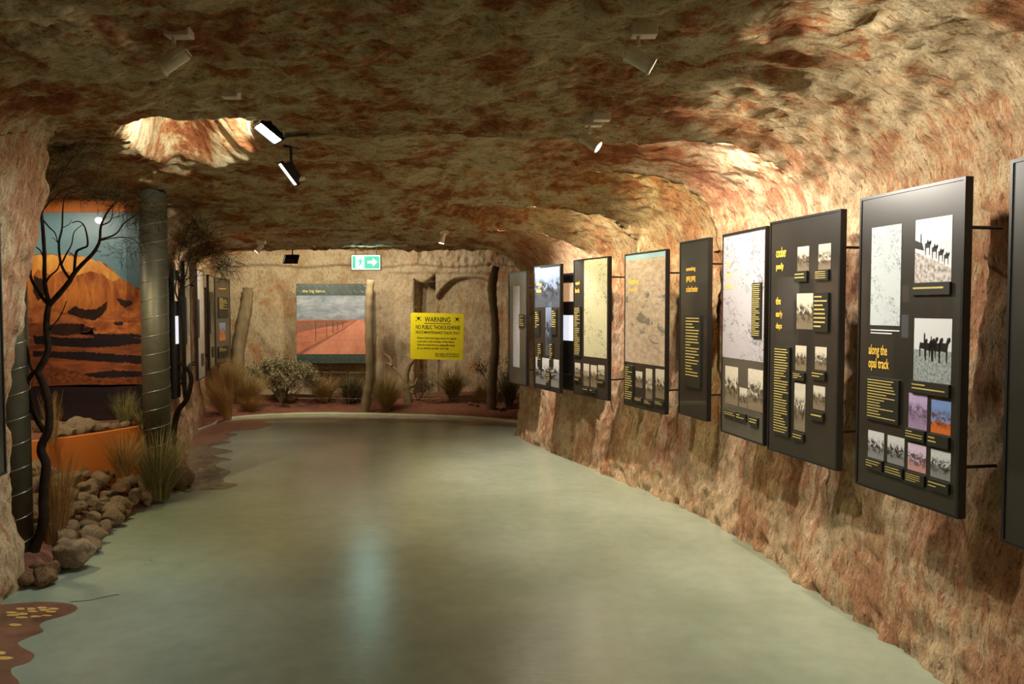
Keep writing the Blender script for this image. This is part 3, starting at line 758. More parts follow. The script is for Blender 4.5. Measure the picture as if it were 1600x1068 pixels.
# added glowing boxes standing in for bright patches between panels
def light_panel(A, B, label, z0=0.75, z1=1.95):
    p = Panel(A, B, z0, z1, label, face='frame', standoff=0.06, name='glow_stand_in')
    p.o['category'] = 'glow_stand_in'
    W = p.W
    b = MB(); b.box2((0.04, 0.0, 0.51), (W - 0.04, 0.005, 0.77)); b.build('glow_patch', emitter('patch_glow', (0.85, 0.86, 1, 1), 0.45), p.o)
    b = MB(); b.box2((0.04, 0.0, 0.91), (W - 0.04, 0.005, 1.10)); b.build('glow_patch', emitter('patch_glow_warm', (1.0, 0.55, 0.25, 1), 0.22), p.o)
light_panel((0.50, 8.38), (0.72, 7.90), 'dark lightbox for a bright patch between two right wall panels')
light_panel((-3.12, 7.40), (-3.15, 7.58), 'dark lightbox for a bright patch behind the second tree')

# ------------------------------------------------------------------ frontal boards drawn with polygons
class Board:
    def __init__(s, name, TL, BR, Y, mats, label, cat, depth=0.03, rz=0.0):
        a = P(TL[0], TL[1], Y); c = P(BR[0], BR[1], Y); s.Y = Y; s.x0, s.x1 = a.x, c.x; s.z0, s.z1 = c.z, a.z
        s.o = empty(name, (s.x0, Y, s.z0), rz, label, cat); s.W = s.x1 - s.x0; s.H = s.z1 - s.z0; s.b = MB(); s.mats = mats; s.layer = 0
    def pt(s, px, py):
        p = P(px, py, s.Y); return p.x - s.x0, p.z - s.z0
    def poly(s, pix, m, jit=0.0):
        if jit:
            out = []
            for i, p in enumerate(pix):
                q = pix[(i + 1) % len(pix)]; L = math.hypot(q[0] - p[0], q[1] - p[1]); n = max(1, int(L / 2.5)); out.append(p)
                if abs(q[1] - p[1]) > 120 or (p[1] > 650 and q[1] > 650) or (p[0] > 224 and q[0] > 224) or (p[0] < 41 and q[0] < 41): continue
                for k in range(1, n):
                    f = k / n; x, y = p[0] + (q[0] - p[0]) * f, p[1] + (q[1] - p[1]) * f
                    out.append((x + jit * .6 * mnoise.noise(Vector((x * .4, y * .4, m))), y + jit * mnoise.noise(Vector((x * .35, y * .35, m + 7)))))
            pix = out
        s.layer += 1; y = -0.0004 * s.layer; bm = bmesh.new()
        pts = [s.pt(*p) for p in pix]; pts = [(min(max(a, 0), s.W), min(max(b, 0), s.H)) for a, b in pts]
        cl = []
        for p in pts:
            if not cl or (abs(p[0] - cl[-1][0]) + abs(p[1] - cl[-1][1])) > 1e-5: cl.append(p)
        f = bm.faces.new([bm.verts.new((p[0], y, p[1])) for p in cl]); bmesh.ops.triangulate(bm, faces=[f])
        bm.verts.ensure_lookup_table(); base = len(s.b.v); bm.verts.index_update()
        s.b.v += [tuple(v.co) for v in bm.verts]
        for f in bm.faces:
            ids = [v.index + base for v in f.verts]
            a, b_, c_ = [Vector(s.b.v[i]) for i in ids]
            if (b_ - a).cross(c_ - a).y > 0: ids = ids[::-1]
            s.b.face(ids, m)
        bm.free()
    def rectm(s, x0, y0, x1, y1, m): s.poly([(x0, y0), (x1, y0), (x1, y1), (x0, y1)], m)

def printm(name, a, b, sc=6, stretch=(1, 1, 1), gloss=0.8, crough=0.03):
    m = NT(name); v = m.coord('Object', stretch); n = m.noise(v, sc, 6, 0.65, 0.5)
    m.set(Base_Color=m.ramp(n, [(0.35, lin(*a)), (0.65, lin(*b))]), Roughness=0.4, Coat_Weight=gloss, Coat_Roughness=crough); return m.mat
# mural of an orange mesa
mm = [printm('mural_sky', (96, 132, 138), (116, 148, 150), 1.5), printm('mural_mesa', (140, 62, 28), (226, 136, 60), 11, (1, 1, .3)), printm('mural_cap', (214, 130, 50), (240, 176, 80), 12, (1, 1, .3)),
      printm('mural_slope', (128, 62, 32), (206, 120, 62), 9, (1, 1, 2.2)), printm('mural_shadow', (34, 22, 20), (60, 36, 28), 8), printm('mural_plain', (92, 46, 28), (150, 80, 44), 5, (1, 1, 5)),
      printm('mural_dark', (16, 16, 24), (36, 24, 26), 5, (1, 1, 4)), printm('mural_scrub', (140, 72, 36), (60, 34, 22), 22, (1, 1, 2)), M['orange']]
MU = 7.08
mu = Board('mural', (40, 332), (226, 655), MU, mm, 'tall glossy mural of an orange mesa under a teal sky', 'mural')
mu.rectm(40, 332, 224.5, 655, 0)
mu.poly([(40, 402), (52, 398), (75, 396), (90, 399), (105, 397), (120, 399), (140, 402), (150, 408), (165, 412), (180, 425), (193, 436), (208, 446), (224.5, 456), (224.5, 655), (40, 655)], 1, 2.6)
mu.poly([(40, 404), (60, 398), (100, 398), (135, 402), (158, 409), (176, 424), (190, 434), (175, 440), (160, 428), (140, 424), (120, 430), (100, 422), (80, 430), (60, 420), (50, 432), (40, 424)], 2, 2.6)
mu.poly([(40, 470), (70, 474), (100, 488), (140, 500), (170, 490), (200, 478), (224.5, 490), (224.5, 655), (40, 655)], 3, 2.6)
mu.poly([(105, 488), (116, 478), (135, 484), (152, 482), (163, 474), (168, 470), (166, 484), (156, 496), (145, 500), (125, 496)], 4, 2.6)
mu.poly([(182, 466), (192, 468), (206, 470), (208, 474), (196, 482), (188, 476)], 4, 2.6)
mu.poly([(54, 430), (66, 436), (70, 460), (60, 470), (52, 455)], 4, 2.6)
mu.poly([(176, 503), (192, 502), (193, 507), (182, 508)], 4, 2.6)
mu.poly([(40, 505), (80, 507), (110, 505), (130, 506), (128, 510), (150, 512), (152, 516), (120, 522), (224.5, 520), (224.5, 655), (40, 655)], 5, 2.6)
mu.poly([(78, 508), (100, 505), (132, 506), (128, 511), (150, 512), (136, 518), (104, 524), (80, 522)], 4, 2.6)
mu.poly([(140, 522), (224.5, 522), (224.5, 527), (150, 527)], 6, 2.6)
mu.poly([(52, 524), (120, 528), (200, 526), (224.5, 530), (220, 536), (180, 541), (130, 543), (90, 540), (55, 537)], 6, 2.6)
mu.poly([(52, 548), (140, 550), (224.5, 556), (224.5, 568), (150, 564), (52, 556)], 6, 2.6)
mu.poly([(75, 572), (140, 582), (224.5, 578), (224.5, 600), (160, 604), (80, 600)], 7, 2.6)
mu.poly([(130, 584), (180, 578), (224.5, 580), (224.5, 588), (150, 590)], 6, 2.6)
mu.poly([(52, 560), (78, 566), (82, 600), (52, 604)], 7, 2.6)
mu.poly([(40, 604), (110, 602), (150, 600), (180, 604), (224.5, 600), (224.5, 655), (40, 655)], 6, 2.6)
mu.b.build('mural_print', mm, mu.o)
b = MB(); b.box2((0, 0.0, 0), (mu.W, 0.03, mu.H)); b.build('backing_board', M['frame'], mu.o)
b = MB(); b.box2((mu.W, -0.012, 0), (mu.W + 0.014, 0.03, mu.H)); b.box2((0, -0.004, mu.H), (mu.W + 0.014, 0.03, mu.H + 0.008)); b.build('frame', plain('copper_trim', lin(176, 92, 50), 0.5), mu.o)
b = MB(); b.box2((-4.95, MU + 0.035, 0.0), (-3.16, MU + 0.07, 2.64)); o = b.build('painted_backboard', M['orange']); tag(o, 'orange painted board wall standing behind the mesa mural', 'wall panel')

# the big fence picture panel on the far wall
fm = [printm('fence_border', (44, 62, 60), (62, 80, 76), 20), printm('fence_sky', (112, 128, 144), (168, 176, 188), 3.5, (1, 1, 2.5)), printm('fence_ground', (176, 100, 78), (204, 132, 106), 5, (1, 1, 3)),
      printm('fence_road', (198, 122, 96), (216, 146, 118), 4, (1, 1, .6)), printm('fence_scrub', (120, 84, 70), (160, 104, 84), 12, (1, 1, 4)), M['black_print']]
FB = Board('picture_panel', (462.5, 443), (583, 567), 13.05, fm, 'wide panel headed the big fence, picturing a red dirt road', 'display panel')
FB.rectm(462.5, 443, 583, 567, 0); FB.rectm(463.5, 461.5, 582, 500, 1); FB.rectm(463.5, 499, 582, 553, 2)
FB.poly([(463.5, 501), (520, 500), (548, 501), (530, 508), (500, 512), (463.5, 520)], 4)
FB.poly([(558, 499), (562, 499), (582, 514), (582, 553), (478, 553)], 3)
FB.poly([(464, 553), (476, 545), (500, 533), (530, 517), (556, 500), (558, 500), (534, 517), (510, 530), (490, 541), (472, 553)], 4)
for x, y0, y1 in ((493, 503, 534), (510, 504, 527), (520, 504, 521), (527, 503, 516), (535, 503, 511)): FB.rectm(x, y0, x + .8, y1, 5)
FB.b.build('picture_print', fm, FB.o)
b = MB(); b.box2((0, 0.0, 0), (FB.W, 0.025, FB.H)); b.build('frame', M['frame'], FB.o)
u, z = FB.pt(472, 458); u2, z2 = FB.pt(508, 452); text_obj('title_lettering', 'the big fence', plain('pale_yellow_print', lin(200, 200, 130), .5), FB.o, u, z, u2 - u, z2 - z, -0.003)
for x in (0.15, FB.W - .15):
    b = MB(); b.tube([(x, 0.02, 0.9), (x, 0.42, 0.9)], 0.008); b.build('mounting_rod', M['rod'], FB.o)

# warning sign
WY = 12.14
a = P(640.5, 488, WY); c = P(723.5, 560.5, WY); SW, SHh = c.x - a.x, a.z - c.z
ws = empty('warning_sign', (a.x, WY, c.z), 0, 'bright yellow warning sign wired to the fence', 'sign'); ws.rotation_euler = (0, 0.022, 0)
bm = bmesh.new(); pts = []
for cx, cz, a0 in ((SW - .03, SHh - .03, 0), (.03, SHh - .03, 90), (.03, .03, 180), (SW - .03, .03, 270)):
    for k in range(5):
        t = math.radians(a0 + k * 22.5); pts.append((cx + .03 * math.cos(t), cz + .03 * math.sin(t)))
b = MB(); n = len(pts)
b.v = [(p[0], 0, p[1]) for p in pts] + [(p[0], 0.004, p[1]) for p in pts]
b.face(range(n)[::-1] if False else list(range(n))); b.face(list(range(2 * n - 1, n - 1, -1)))
for k in range(n): b.face((k, k + n, (k + 1) % n + n, (k + 1) % n))
b.build('sign_plate', M['sign_yellow'], ws)
def sx(px): return (px - 640.5) / 83.0 * SW
def sz(py): return (560.5 - py) / 72.5 * SHh
def st_text(body, x0, y0, x1, y1, name='sign_lettering'): text_obj(name, body, M['black_print'], ws, sx(x0), sz(y1), sx(x1) - sx(x0), sz(y0) - sz(y1), -0.0015)
st_text('WARNING', 662, 494, 702.5, 502); st_text('NO PUBLIC THOROUGHFARE', 648.5, 507, 718, 513.5); st_text('FENCE MAINTENANCE TRACK ONLY', 648.5, 516, 717.5, 520.5)
for i, t in enumerate(('Poison baits and traps occur at regular', 'intervals in the vicinity of the fence.', 'Unauthorised persons using this track', 'do so entirely at their own risk.')):
    wd = (713, 710, 710, 701)[i]; st_text(t, 651, 525.5 + i * 5.3, wd, 529.6 + i * 5.3)
st_text('By order of Secretary\nS.A. Dog Fence Board', 680, 550, 717, 556.5)
b = MB(); b.quad([(sx(661.5), -.0015, sz(504.8)), (sx(703.5), -.0015, sz(504.8)), (sx(703.5), -.0015, sz(503.9)), (sx(661.5), -.0015, sz(503.9))]); b.build('underline', M['black_print'], ws)
for cx in (652.5, 713):
    b = MB(); ox, oz = sx(cx), sz(497.5)
    k = 12; b.v += []
    b.quad([(ox + .020 * math.cos(t * PI / 6), -.0015, oz + .012 + .017 * math.sin(t * PI / 6)) for t in range(12)])
    b.quad([(ox - .011, -.0015, oz - .014), (ox + .011, -.0015, oz - .014), (ox + .011, -.0015, oz + .002), (ox - .011, -.0015, oz + .002)])
    for s_ in (-1, 1):
        for e_ in (-1, 1):
            b.quad([(ox, -.0015, oz - .004), (ox, -.0015, oz + .003), (ox + s_ * .038, -.0015, oz + e_ * .028 + .003), (ox + s_ * .038, -.0015, oz + e_ * .028 - .004)])
            b.quad([(ox + s_ * .038 + .006 * math.cos(t * PI / 3), -.0015, oz + e_ * .028 + .006 * math.sin(t * PI / 3)) for t in range(6)])
    b.build('skull_symbol', M['black_print'], ws)

# exit sign
EY = 10.75; a = P(549.5, 398.5, EY); c = P(594, 421, EY); EW, EH = c.x - a.x, a.z - c.z
ex = empty('exit_sign', (a.x, EY, c.z), 0, 'lit green and white exit sign with arrow hanging from ceiling', 'sign')
gr = emitter('exit_green', (0.02, 0.85, 0.52, 1), 0.42); wh = emitter('exit_white', (0.75, 1.0, 0.95, 1), 0.9)
b = MB(); b.box2((-.012, 0, -.012), (EW + .012, 0.05, EH + .012)); b.build('housing', M['white_metal'], ex, bevel=0.003)
b = MB()
b.quad([(0, -.001, 0), (EW, -.001, 0), (EW, -.001, EH), (0, -.001, EH)], 1)
b.quad([(.02 * EW, -.002, .07 * EH), (.98 * EW, -.002, .07 * EH), (.98 * EW, -.002, .93 * EH), (.02 * EW, -.002, .93 * EH)], 0)
b.quad([(x * EW, -.003, z * EH) for x, z in ((.14, .12), (.44, .12), (.44, .9), (.14, .9))], 1)
b.quad([(x * EW, -.003, z * EH) for x, z in ((.56, .44), (.74, .44), (.74, .24), (.90, .52), (.74, .80), (.74, .60), (.56, .60))], 1)
for poly in ([(.27, .40), (.34, .40), (.36, .68), (.26, .68)], [(.30, .40), (.34, .42), (.42, .28), (.40, .16), (.37, .16), (.38, .28)], [(.27, .42), (.32, .40), (.26, .24), (.17, .20), (.17, .26), (.23, .28)],
             [(.35, .66), (.42, .54), (.40, .50), (.34, .60)], [(.27, .66), (.20, .54), (.22, .50), (.29, .60)]):
    b.quad([(x * EW, -.004, z * EH) for x, z in poly], 0)
b.quad([(.315 * EW + .030 * EW * math.cos(t * PI / 4), -.004, .77 * EH + .07 * EH * math.sin(t * PI / 4)) for t in range(8)], 0)
b.build('lit_face', [gr, wh], ex)
for x in (0.05, EW - .05):
    b = MB(); b.tube([(x, .025, EH), (x, .025, 2.40 - c.z)], 0.006); b.build('hanger', M['white_metal'], ex)
l = bpy.data.lights.new('exit_glow', 'AREA'); l.shape = 'RECTANGLE'; l.size = EW; l.size_y = EH; l.energy = 1.6 * LP; l.color = (0.55, 1, 0.9)
lo = bpy.data.objects.new('exit_glow', l); C.objects.link(lo); lo.parent = ex; lo.location = (EW / 2, -.02, EH / 2); lo.rotation_euler = (-PI / 2, 0, 0)

# ------------------------------------------------------------------ alcove: ducts, orange wall, soil, trees
def duct(px, py_base, Y, r, z1, label):
    p = P(px, py_base, Y); o = empty('spiral_duct', (p.x, Y, 0), 0, label, 'duct')
    b = MB(); b.tube([(0, 0, 0), (0, 0, z1)], r, 40); pi_ = b.build('pipe', M['galv'], o, smooth=True)
    b = MB(); pts = []; pitch = 0.155; N = int(z1 / pitch * 28)
    for i in range(N + 1):
        t = i / 28 * 2 * PI; pts.append(((r + .001) * math.cos(t), (r + .001) * math.sin(t), i / 28 * pitch))
    b.tube(pts, 0.0035, 5); b.build('spiral_seam', M['seam'], pi_, smooth=True); return o
duct(26, 885, 4.97, 0.098, 2.62, 'grey spiral duct column beside the near rock pillar')
duct(248, 800, 6.78, 0.110, 2.62, 'grey spiral duct column at right of the mesa mural')

ow = catmull([(-4.7, 5.45, 0), (-4.2, 5.62, 0), (-3.85, 5.76, 0), (-3.57, 5.95, 0), (-3.33, 6.25, 0), (-3.17, 6.6, 0), (-3.10, 6.8, 0)], 8)
b = MB()
for i, p in enumerate(ow):
    t = (ow[min(i + 1, len(ow) - 1)] - ow[max(i - 1, 0)]).normalized(); nrm = Vector((-t.y, t.x, 0))
    for off, z in ((0, -.02), (0, .60), (.06, .60), (.06, -.02)): b.v.append(tuple(p + nrm * off + Vector((0, 0, z))))
for i in range(len(ow) - 1):
    for k in range(3): a = i * 4 + k; b.face((a, a + 4, a + 5, a + 1))
b.face((0, 1, 2, 3)); e = (len(ow) - 1) * 4; b.face((e + 3, e + 2, e + 1, e))
o = b.build('retaining_wall', M['orange']); tag(o, 'low curved orange wall holding the soil below the mural', 'low wall')
b = MB(); N = 40
for i, p in enumerate(ow):
    t = (ow[min(i + 1, len(ow) - 1)] - ow[max(i - 1, 0)]).normalized(); nrm = Vector((-t.y, t.x, 0)); s_ = p + nrm * .058
    for k in range(8):
        f = k / 7; q_ = s_.lerp(Vector((min(s_.x, -3.12) - f * 0.2, MU - 0.02, 0)), f)
        b.v.append((q_.x, q_.y, .565 + .02 * mnoise.noise(Vector((q_.x * 4, q_.y * 4, 0))) + .03 * f))
for i in range(len(ow) - 1):
    for k in range(7): a = i * 8 + k; b.face((a, a + 8, a + 9, a + 1))
o = b.build('soil_bed', M['soil'], smooth=True); tag(o, 'red soil behind the low orange wall under the mural', 'soil', kind='stuff')
# soil mound under the stones
EDGE = [(4.40, -2.76), (4.75, -2.50), (5.1, -2.62), (5.4, -2.80), (5.97, -2.87), (6.4, -2.90), (6.75, -2.92), (7.05, -2.86), (7.25, -2.95)]
ey, exx = np.array([e[0] for e in EDGE]), np.array([e[1] for e in EDGE])
def edge_x(y): return float(np.interp(y, ey, exx))
def mound_z(x, y):
    d = edge_x(y) - x; t = min(max(d / 0.62, 0), 1); hh = 0.05 + 0.33 * float(np.interp(y, [4.6, 5.0, 5.6, 6.8, 7.1], [0.15, 0.35, 0.9, 1, .5])); return hh * t
gy = np.linspace(4.62, 7.24, 50); tt = np.linspace(0.04, 1.5, 26)
Gm = np.zeros((50, 26, 3))
for i, y in enumerate(gy):
    for j, t in enumerate(tt):
        x = edge_x(y) - t; Gm[i, j] = (x, y, mound_z(x, y) - 0.045 + 0.01 * mnoise.noise(Vector((x * 6, y * 6, 0))))
o = grid_mesh('soil_mound', Gm, None, Gm[..., 0], Gm[..., 1], M['soil']); tag(o, 'red earth bank under the heaped stones', 'soil', kind='stuff')

# ------------------------------------------------------------------ rocks
def rock_mesh(name, seed, mat, sub=3, cuts=9, round_=0.0):
    rng = random.Random(seed); bm = bmesh.new(); bmesh.ops.create_icosphere(bm, subdivisions=sub, radius=1)
    for k in range(cuts):
        n = Vector((rng.gauss(0, 1), rng.gauss(0, 1), rng.gauss(0, .8))).normalized(); d = rng.uniform(.62, .9) + round_
        for v in bm.verts:
            t = v.co.dot(n)
            if t > d: v.co -= n * (t - d) * 0.93
    sc = Vector((1, rng.uniform(.7, .95), rng.uniform(.6, .85)))
    for v in bm.verts:
        nn = v.co.normalized(); v.co = Vector((v.co.x * sc.x, v.co.y * sc.y, v.co.z * sc.z))
        v.co += nn * (mnoise.noise(v.co * 2.1 + Vector((seed, 0, 0))) * .11 + mnoise.noise(v.co * 5 + Vector((seed, 3, 0))) * .05)
    me = bpy.data.meshes.new(name); bm.to_mesh(me); bm.free(); me.materials.append(mat)
    me.polygons.foreach_set('use_smooth', [True] * len(me.polygons)); return me
VAR = [rock_mesh('stone', i, M[('stone', 'stone', 'stone_g', 'stone', 'stone_b', 'stone')[i % 6]], 3, 9 if i % 3 else 5, 0.0 if i % 3 else 0.06) for i in range(14)]
def put_rock(x, y, z, r, label, group=None, var=None, rng=random, flat=None, name='stone'):
    o = bpy.data.objects.new(name, var or rng.choice(VAR)); C.objects.link(o); o.location = (x, y, z)
    o.scale = (r, r * rng.uniform(.85, 1.1), r * (flat or rng.uniform(.85, 1.05))); o.rotation_euler = (rng.uniform(-.3, .3), rng.uniform(-.3, .3), rng.uniform(0, 6.28))
    return tag(o, label, 'stone', group)
rng = random.Random(11); placed = []
def try_place(x, y, r, k=0.74):
    for (a, b_, c_) in placed:
        if (a - x) ** 2 + (b_ - y) ** 2 < (k * (r + c_)) ** 2: return False
    placed.append((x, y, r)); return True
# named boulders at the near tip
big = [((113, 880), 4.83, .145, 'stone', 'large angular pale boulder at the front of the stone heap'), ((38, 912), 4.52, .075, 'stone_r', 'rust brown stone beside the foot of the rock pillar'),
       ((72, 915), 4.55, .085, 'stone_r', 'brown stone with flat pale top in front of the tree'), ((60, 895), 4.78, .05, 'stone_b', 'small pinkish stone behind the two front stones'),
       ((82, 893), 4.72, .062, 'stone_r', 'pointed upright dark stone leaning on the big boulder'), ((145, 838), 5.33, .10, 'stone', 'rounded rough boulder at the floor edge behind the angular boulder'),
       ((274, 762), 6.98, .105, 'stone_g', 'smooth oval stone near the second duct column'), ((262, 770), 6.9, .055, 'stone_b', 'small brown stone left of the smooth oval stone'),
       ((284, 745), 7.12, .125, 'stone_g', 'tall rounded green-brown boulder beside the big grass tuft')]
for (px, py), Y, r, mt, lab in big:
    p = P(px, py, Y); me = rock_mesh('boulder', int(px), M[mt], 4, 10 if mt != 'stone_g' else 3, 0.12 if mt == 'stone_g' else 0)
    o = put_rock(p.x, Y, r * (.62 if r < .14 else .68), r, lab, var=me, rng=rng, flat=1.0, name='boulder'); placed.append((p.x, Y, r))
def stone_label(x, y, r, top=False):
    size = 'larger' if r > .062 else 'fist-sized' if r > .047 else 'small'
    if top: return size + ' pale brown stone lying on top of the heap ' + ('near the dark tree' if y < 5.8 else 'near the second duct column')
    d = edge_x(y) - x
    where = 'at the floor edge' if d < .16 else 'in mid heap' if d < .42 else 'high up by the orange wall'
    along = ', behind the big angular boulder' if y < 5.55 else ', halfway along' if y < 6.2 else ', toward the big grass tuft'
    return size + ' pale brown stone ' + where + along
n_r = 0
for pas, (rlo, rhi, tries) in enumerate(((.062, .085, 120), (.045, .062, 1500), (.032, .045, 2500))):
    for _ in range(tries):
        y = rng.uniform(4.95, 7.05); d = rng.uniform(0.02, 0.72) if rng.random() < .9 else rng.uniform(.0, .1); r = rng.uniform(rlo, rhi)
        if y < 5.15 and d < 0.12: continue
        x = edge_x(y) - d - r * .8
        if x < -3.03 and y < 5.15: continue
        if y > 6.0 and x < -3.36 + (y - 6.2) * .3: continue
        if (x + 3.05) ** 2 + (y - 4.97) ** 2 < 0.03: continue
        P_ = P(248, 800, 6.78)
        if (x - P_.x) ** 2 + (y - 6.78) ** 2 < (0.11 + r) ** 2: continue
        if not try_place(x, y, r): continue
        z = mound_z(x, y) + r * 0.42
        if n_r >= 190: break
        put_rock(x, y, z, r, stone_label(x, y, r), 'stones heaped below the orange wall', rng=rng); n_r += 1
# second layer for a heaped look
base_pl = list(placed); c2 = 0
for (x, y, r) in base_pl:
    if y < 5.2 or y > 6.9 or rng.random() > .40 or c2 > 60: continue
    x2, y2 = x + rng.uniform(-.05, .05), y + rng.uniform(-.05, .05); r2 = rng.uniform(.038, .06)
    if edge_x(y2) - x2 < .2 or (x2 - P(248, 800, 6.78).x) ** 2 + (y2 - 6.78) ** 2 < .04: continue
    put_rock(x2, y2, mound_z(x2, y2) + r * .7 + r2 * .5, r2, stone_label(x2, y2, r2, True), 'stones heaped below the orange wall', rng=rng); c2 += 1
# stones on the raised soil under the mural
for (px, py, Y, r) in ((66, 648, 6.5, .085), (84, 653, 6.4, .09), (100, 662, 6.35, .07), (118, 652, 6.6, .10), (134, 656, 6.55, .09), (150, 660, 6.6, .08), (125, 664, 6.4, .06), (165, 667, 6.6, .05), (180, 667, 6.65, .045), (90, 670, 6.2, .06), (196, 667, 6.75, .05), (108, 668, 6.3, .055)):
    p = P(px, py, Y); put_rock(p.x, Y, .59 + r * .35, r, 'pale stone lying on the raised soil under the mural', 'stones on the raised soil bed', rng=rng)
for (px, Y, r) in ((735, 12.3, .06), (745, 12.2, .05), (700, 12.5, .05), (768, 12.0, .07), (785, 11.9, .06), (670, 12.6, .07), (600, 12.9, .07), (438, 12.8, .15), (455, 12.7, .11)):
    p = P(px, 600, Y); put_rock(p.x, Y, bed_z(p.x, Y) + r * .35, r, 'reddish stone half sunk in the far soil bed', 'stones in the far soil bed', rng=rng, var=VAR[4])

# ------------------------------------------------------------------ grass, bushes, trees
def grass(name, x, y, z, h, spread, n, mat, label, width=0.003, lean=(0, 0), droop=0.25, base=0.05, seed=None, cat='grass tuft'):
    rng = random.Random(seed if seed is not None else int(abs(x * 977 + y * 131))); o = empty(name, (x, y, z), 0, label, cat)
    groups = [MB(), MB()]
    for i in range(n):
        b = groups[0 if i % 5 else 1]
        a = rng.uniform(0, 2 * PI); rr = base * math.sqrt(rng.random()); bx, by = rr * math.cos(a), rr * math.sin(a)
        L = h * rng.uniform(.55, 1.05); out = spread * rng.uniform(.1, 1.0); a2 = a + rng.uniform(-.6, .6)
        dx, dy = math.cos(a2) * out + lean[0] * rng.uniform(.5, 1.2), math.sin(a2) * out + lean[1]
        pw = rng.uniform(1.3, 2.2); wv = Vector((math.cos(a2 + 1.57), math.sin(a2 + 1.57), 0)) * width; s0 = len(b.v); K = 4
        if rng.random() < .5: wv = Vector((width, 0, 0))
        for k in range(K + 1):
            t = k / K; zz = L * (t - droop * t * t * rng.uniform(.6, 1) * min(1, out / max(h, .01) * 1.5))
            c_ = Vector((bx + dx * t ** pw, by + dy * t ** pw, zz)); wk = wv * (1 - t * .85)
            b.v.append(tuple(c_ - wk)); b.v.append(tuple(c_ + wk))
        for k in range(K): b.face((s0 + 2 * k, s0 + 2 * k + 1, s0 + 2 * k + 3, s0 + 2 * k + 2))
    groups[0].build('grass_blades', mat[0], o); groups[1].build('grass_blades', mat[1], o); return o
GA, GG, GO, GD = M['grass_a'], M['grass_g'], M['grass_o'], M['grass_d']
def at_floor(px, py, Y): p = P(px, py, Y); return p.x
grass('grass_tuft', P(70, 0, 5.25).x, 5.25, .06, .60, .17, 420, (GO, GA), 'tall orange-brown grass tuft beside the dark twisted tree trunk', 0.0022)
grass('grass_tuft', P(58, 0, 5.1).x, 5.15, .0, .55, .14, 200, (GO, GA), 'thin brown grass tuft at the foot of the near duct column', 0.0022)
grass('grass_tuft', P(180, 0, 6.15).x, 6.12, .30, .36, .18, 330, (GO, GA), 'low orange grass tuft among stones against the orange wall', 0.0022)
grass('grass_tuft', P(243, 0, 6.55).x - .03, 6.5, .03, .62, .30, 700, (GG, GA), 'big green-brown grass tuft in front of the second duct column', 0.0026, base=.08)
grass('grass_tuft', P(182, 0, 6.8).x, 6.8, .58, .33, .13, 240, (GG, GA), 'upright grass tuft on the raised soil in front of the mural', 0.0024)
grass('grass_tuft', P(212, 0, 6.72).x, 6.74, .58, .22, .20, 240, (GG, GA), 'spreading grass tuft on raised soil at the mural corner', 0.0024)
grass('grass_tuft', P(62, 0, 6.0).x, 6.0, .58, .40, .08, 90, (GO, GA), 'sparse yellow grass tuft behind the twisted trunk', 0.0022)
for (px, Y, h, sp, n, mat, lab, ln_) in (
        (345, 11.35, .58, .22, 420, (GO, GA), 'golden grass tuft leaning over at the left end of soil bed', (-.22, 0)),
        (352, 12.35, .75, .34, 460, (GA, GO), 'tall straw grass tuft below the farthest left panel', (0, 0)),
        (378, 12.2, .62, .38, 460, (GA, GO), 'wide straw grass tuft at the foot of the leaning log', (0.05, 0)),
        (385, 11.95, .28, .22, 240, (GO, GA), 'small low straw grass tuft in front of the leaning log', (0, 0)),
        (500, 12.75, .48, .42, 420, (GA, GO), 'pale wispy grass tuft right of the grey bush', (0, 0)),
        (540, 12.6, .55, .34, 420, (GD, GA), 'dull brown grass tuft beneath the big fence panel', (.08, 0)),
        (562, 12.85, .38, .30, 260, (GA, GD), 'short grey grass tuft just left of the pale fence post', (0, 0)),
        (600, 12.15, .62, .38, 560, (GA, GG), 'bushy straw grass tuft just right of the pale fence post', (0, 0)),
        (705, 12.75, .62, .40, 460, (GA, GD), 'wide brown grass tuft beneath the warning sign', (0, 0)),
        (755, 12.45, .42, .28, 240, (GA, GO), 'small yellow grass tuft left of the dark fence post', (0, 0)),
        (795, 12.2, .62, .26, 320, (GD, GA), 'dark grass tuft right of the dark fence post', (0, 0))):
    x = P(px, 0, Y).x; grass('grass_tuft', x, Y, bed_z(x, Y) - .01, h, sp * 1.25, int(n * 1.7), mat, lab, 0.0032, lean=ln_, base=.06)

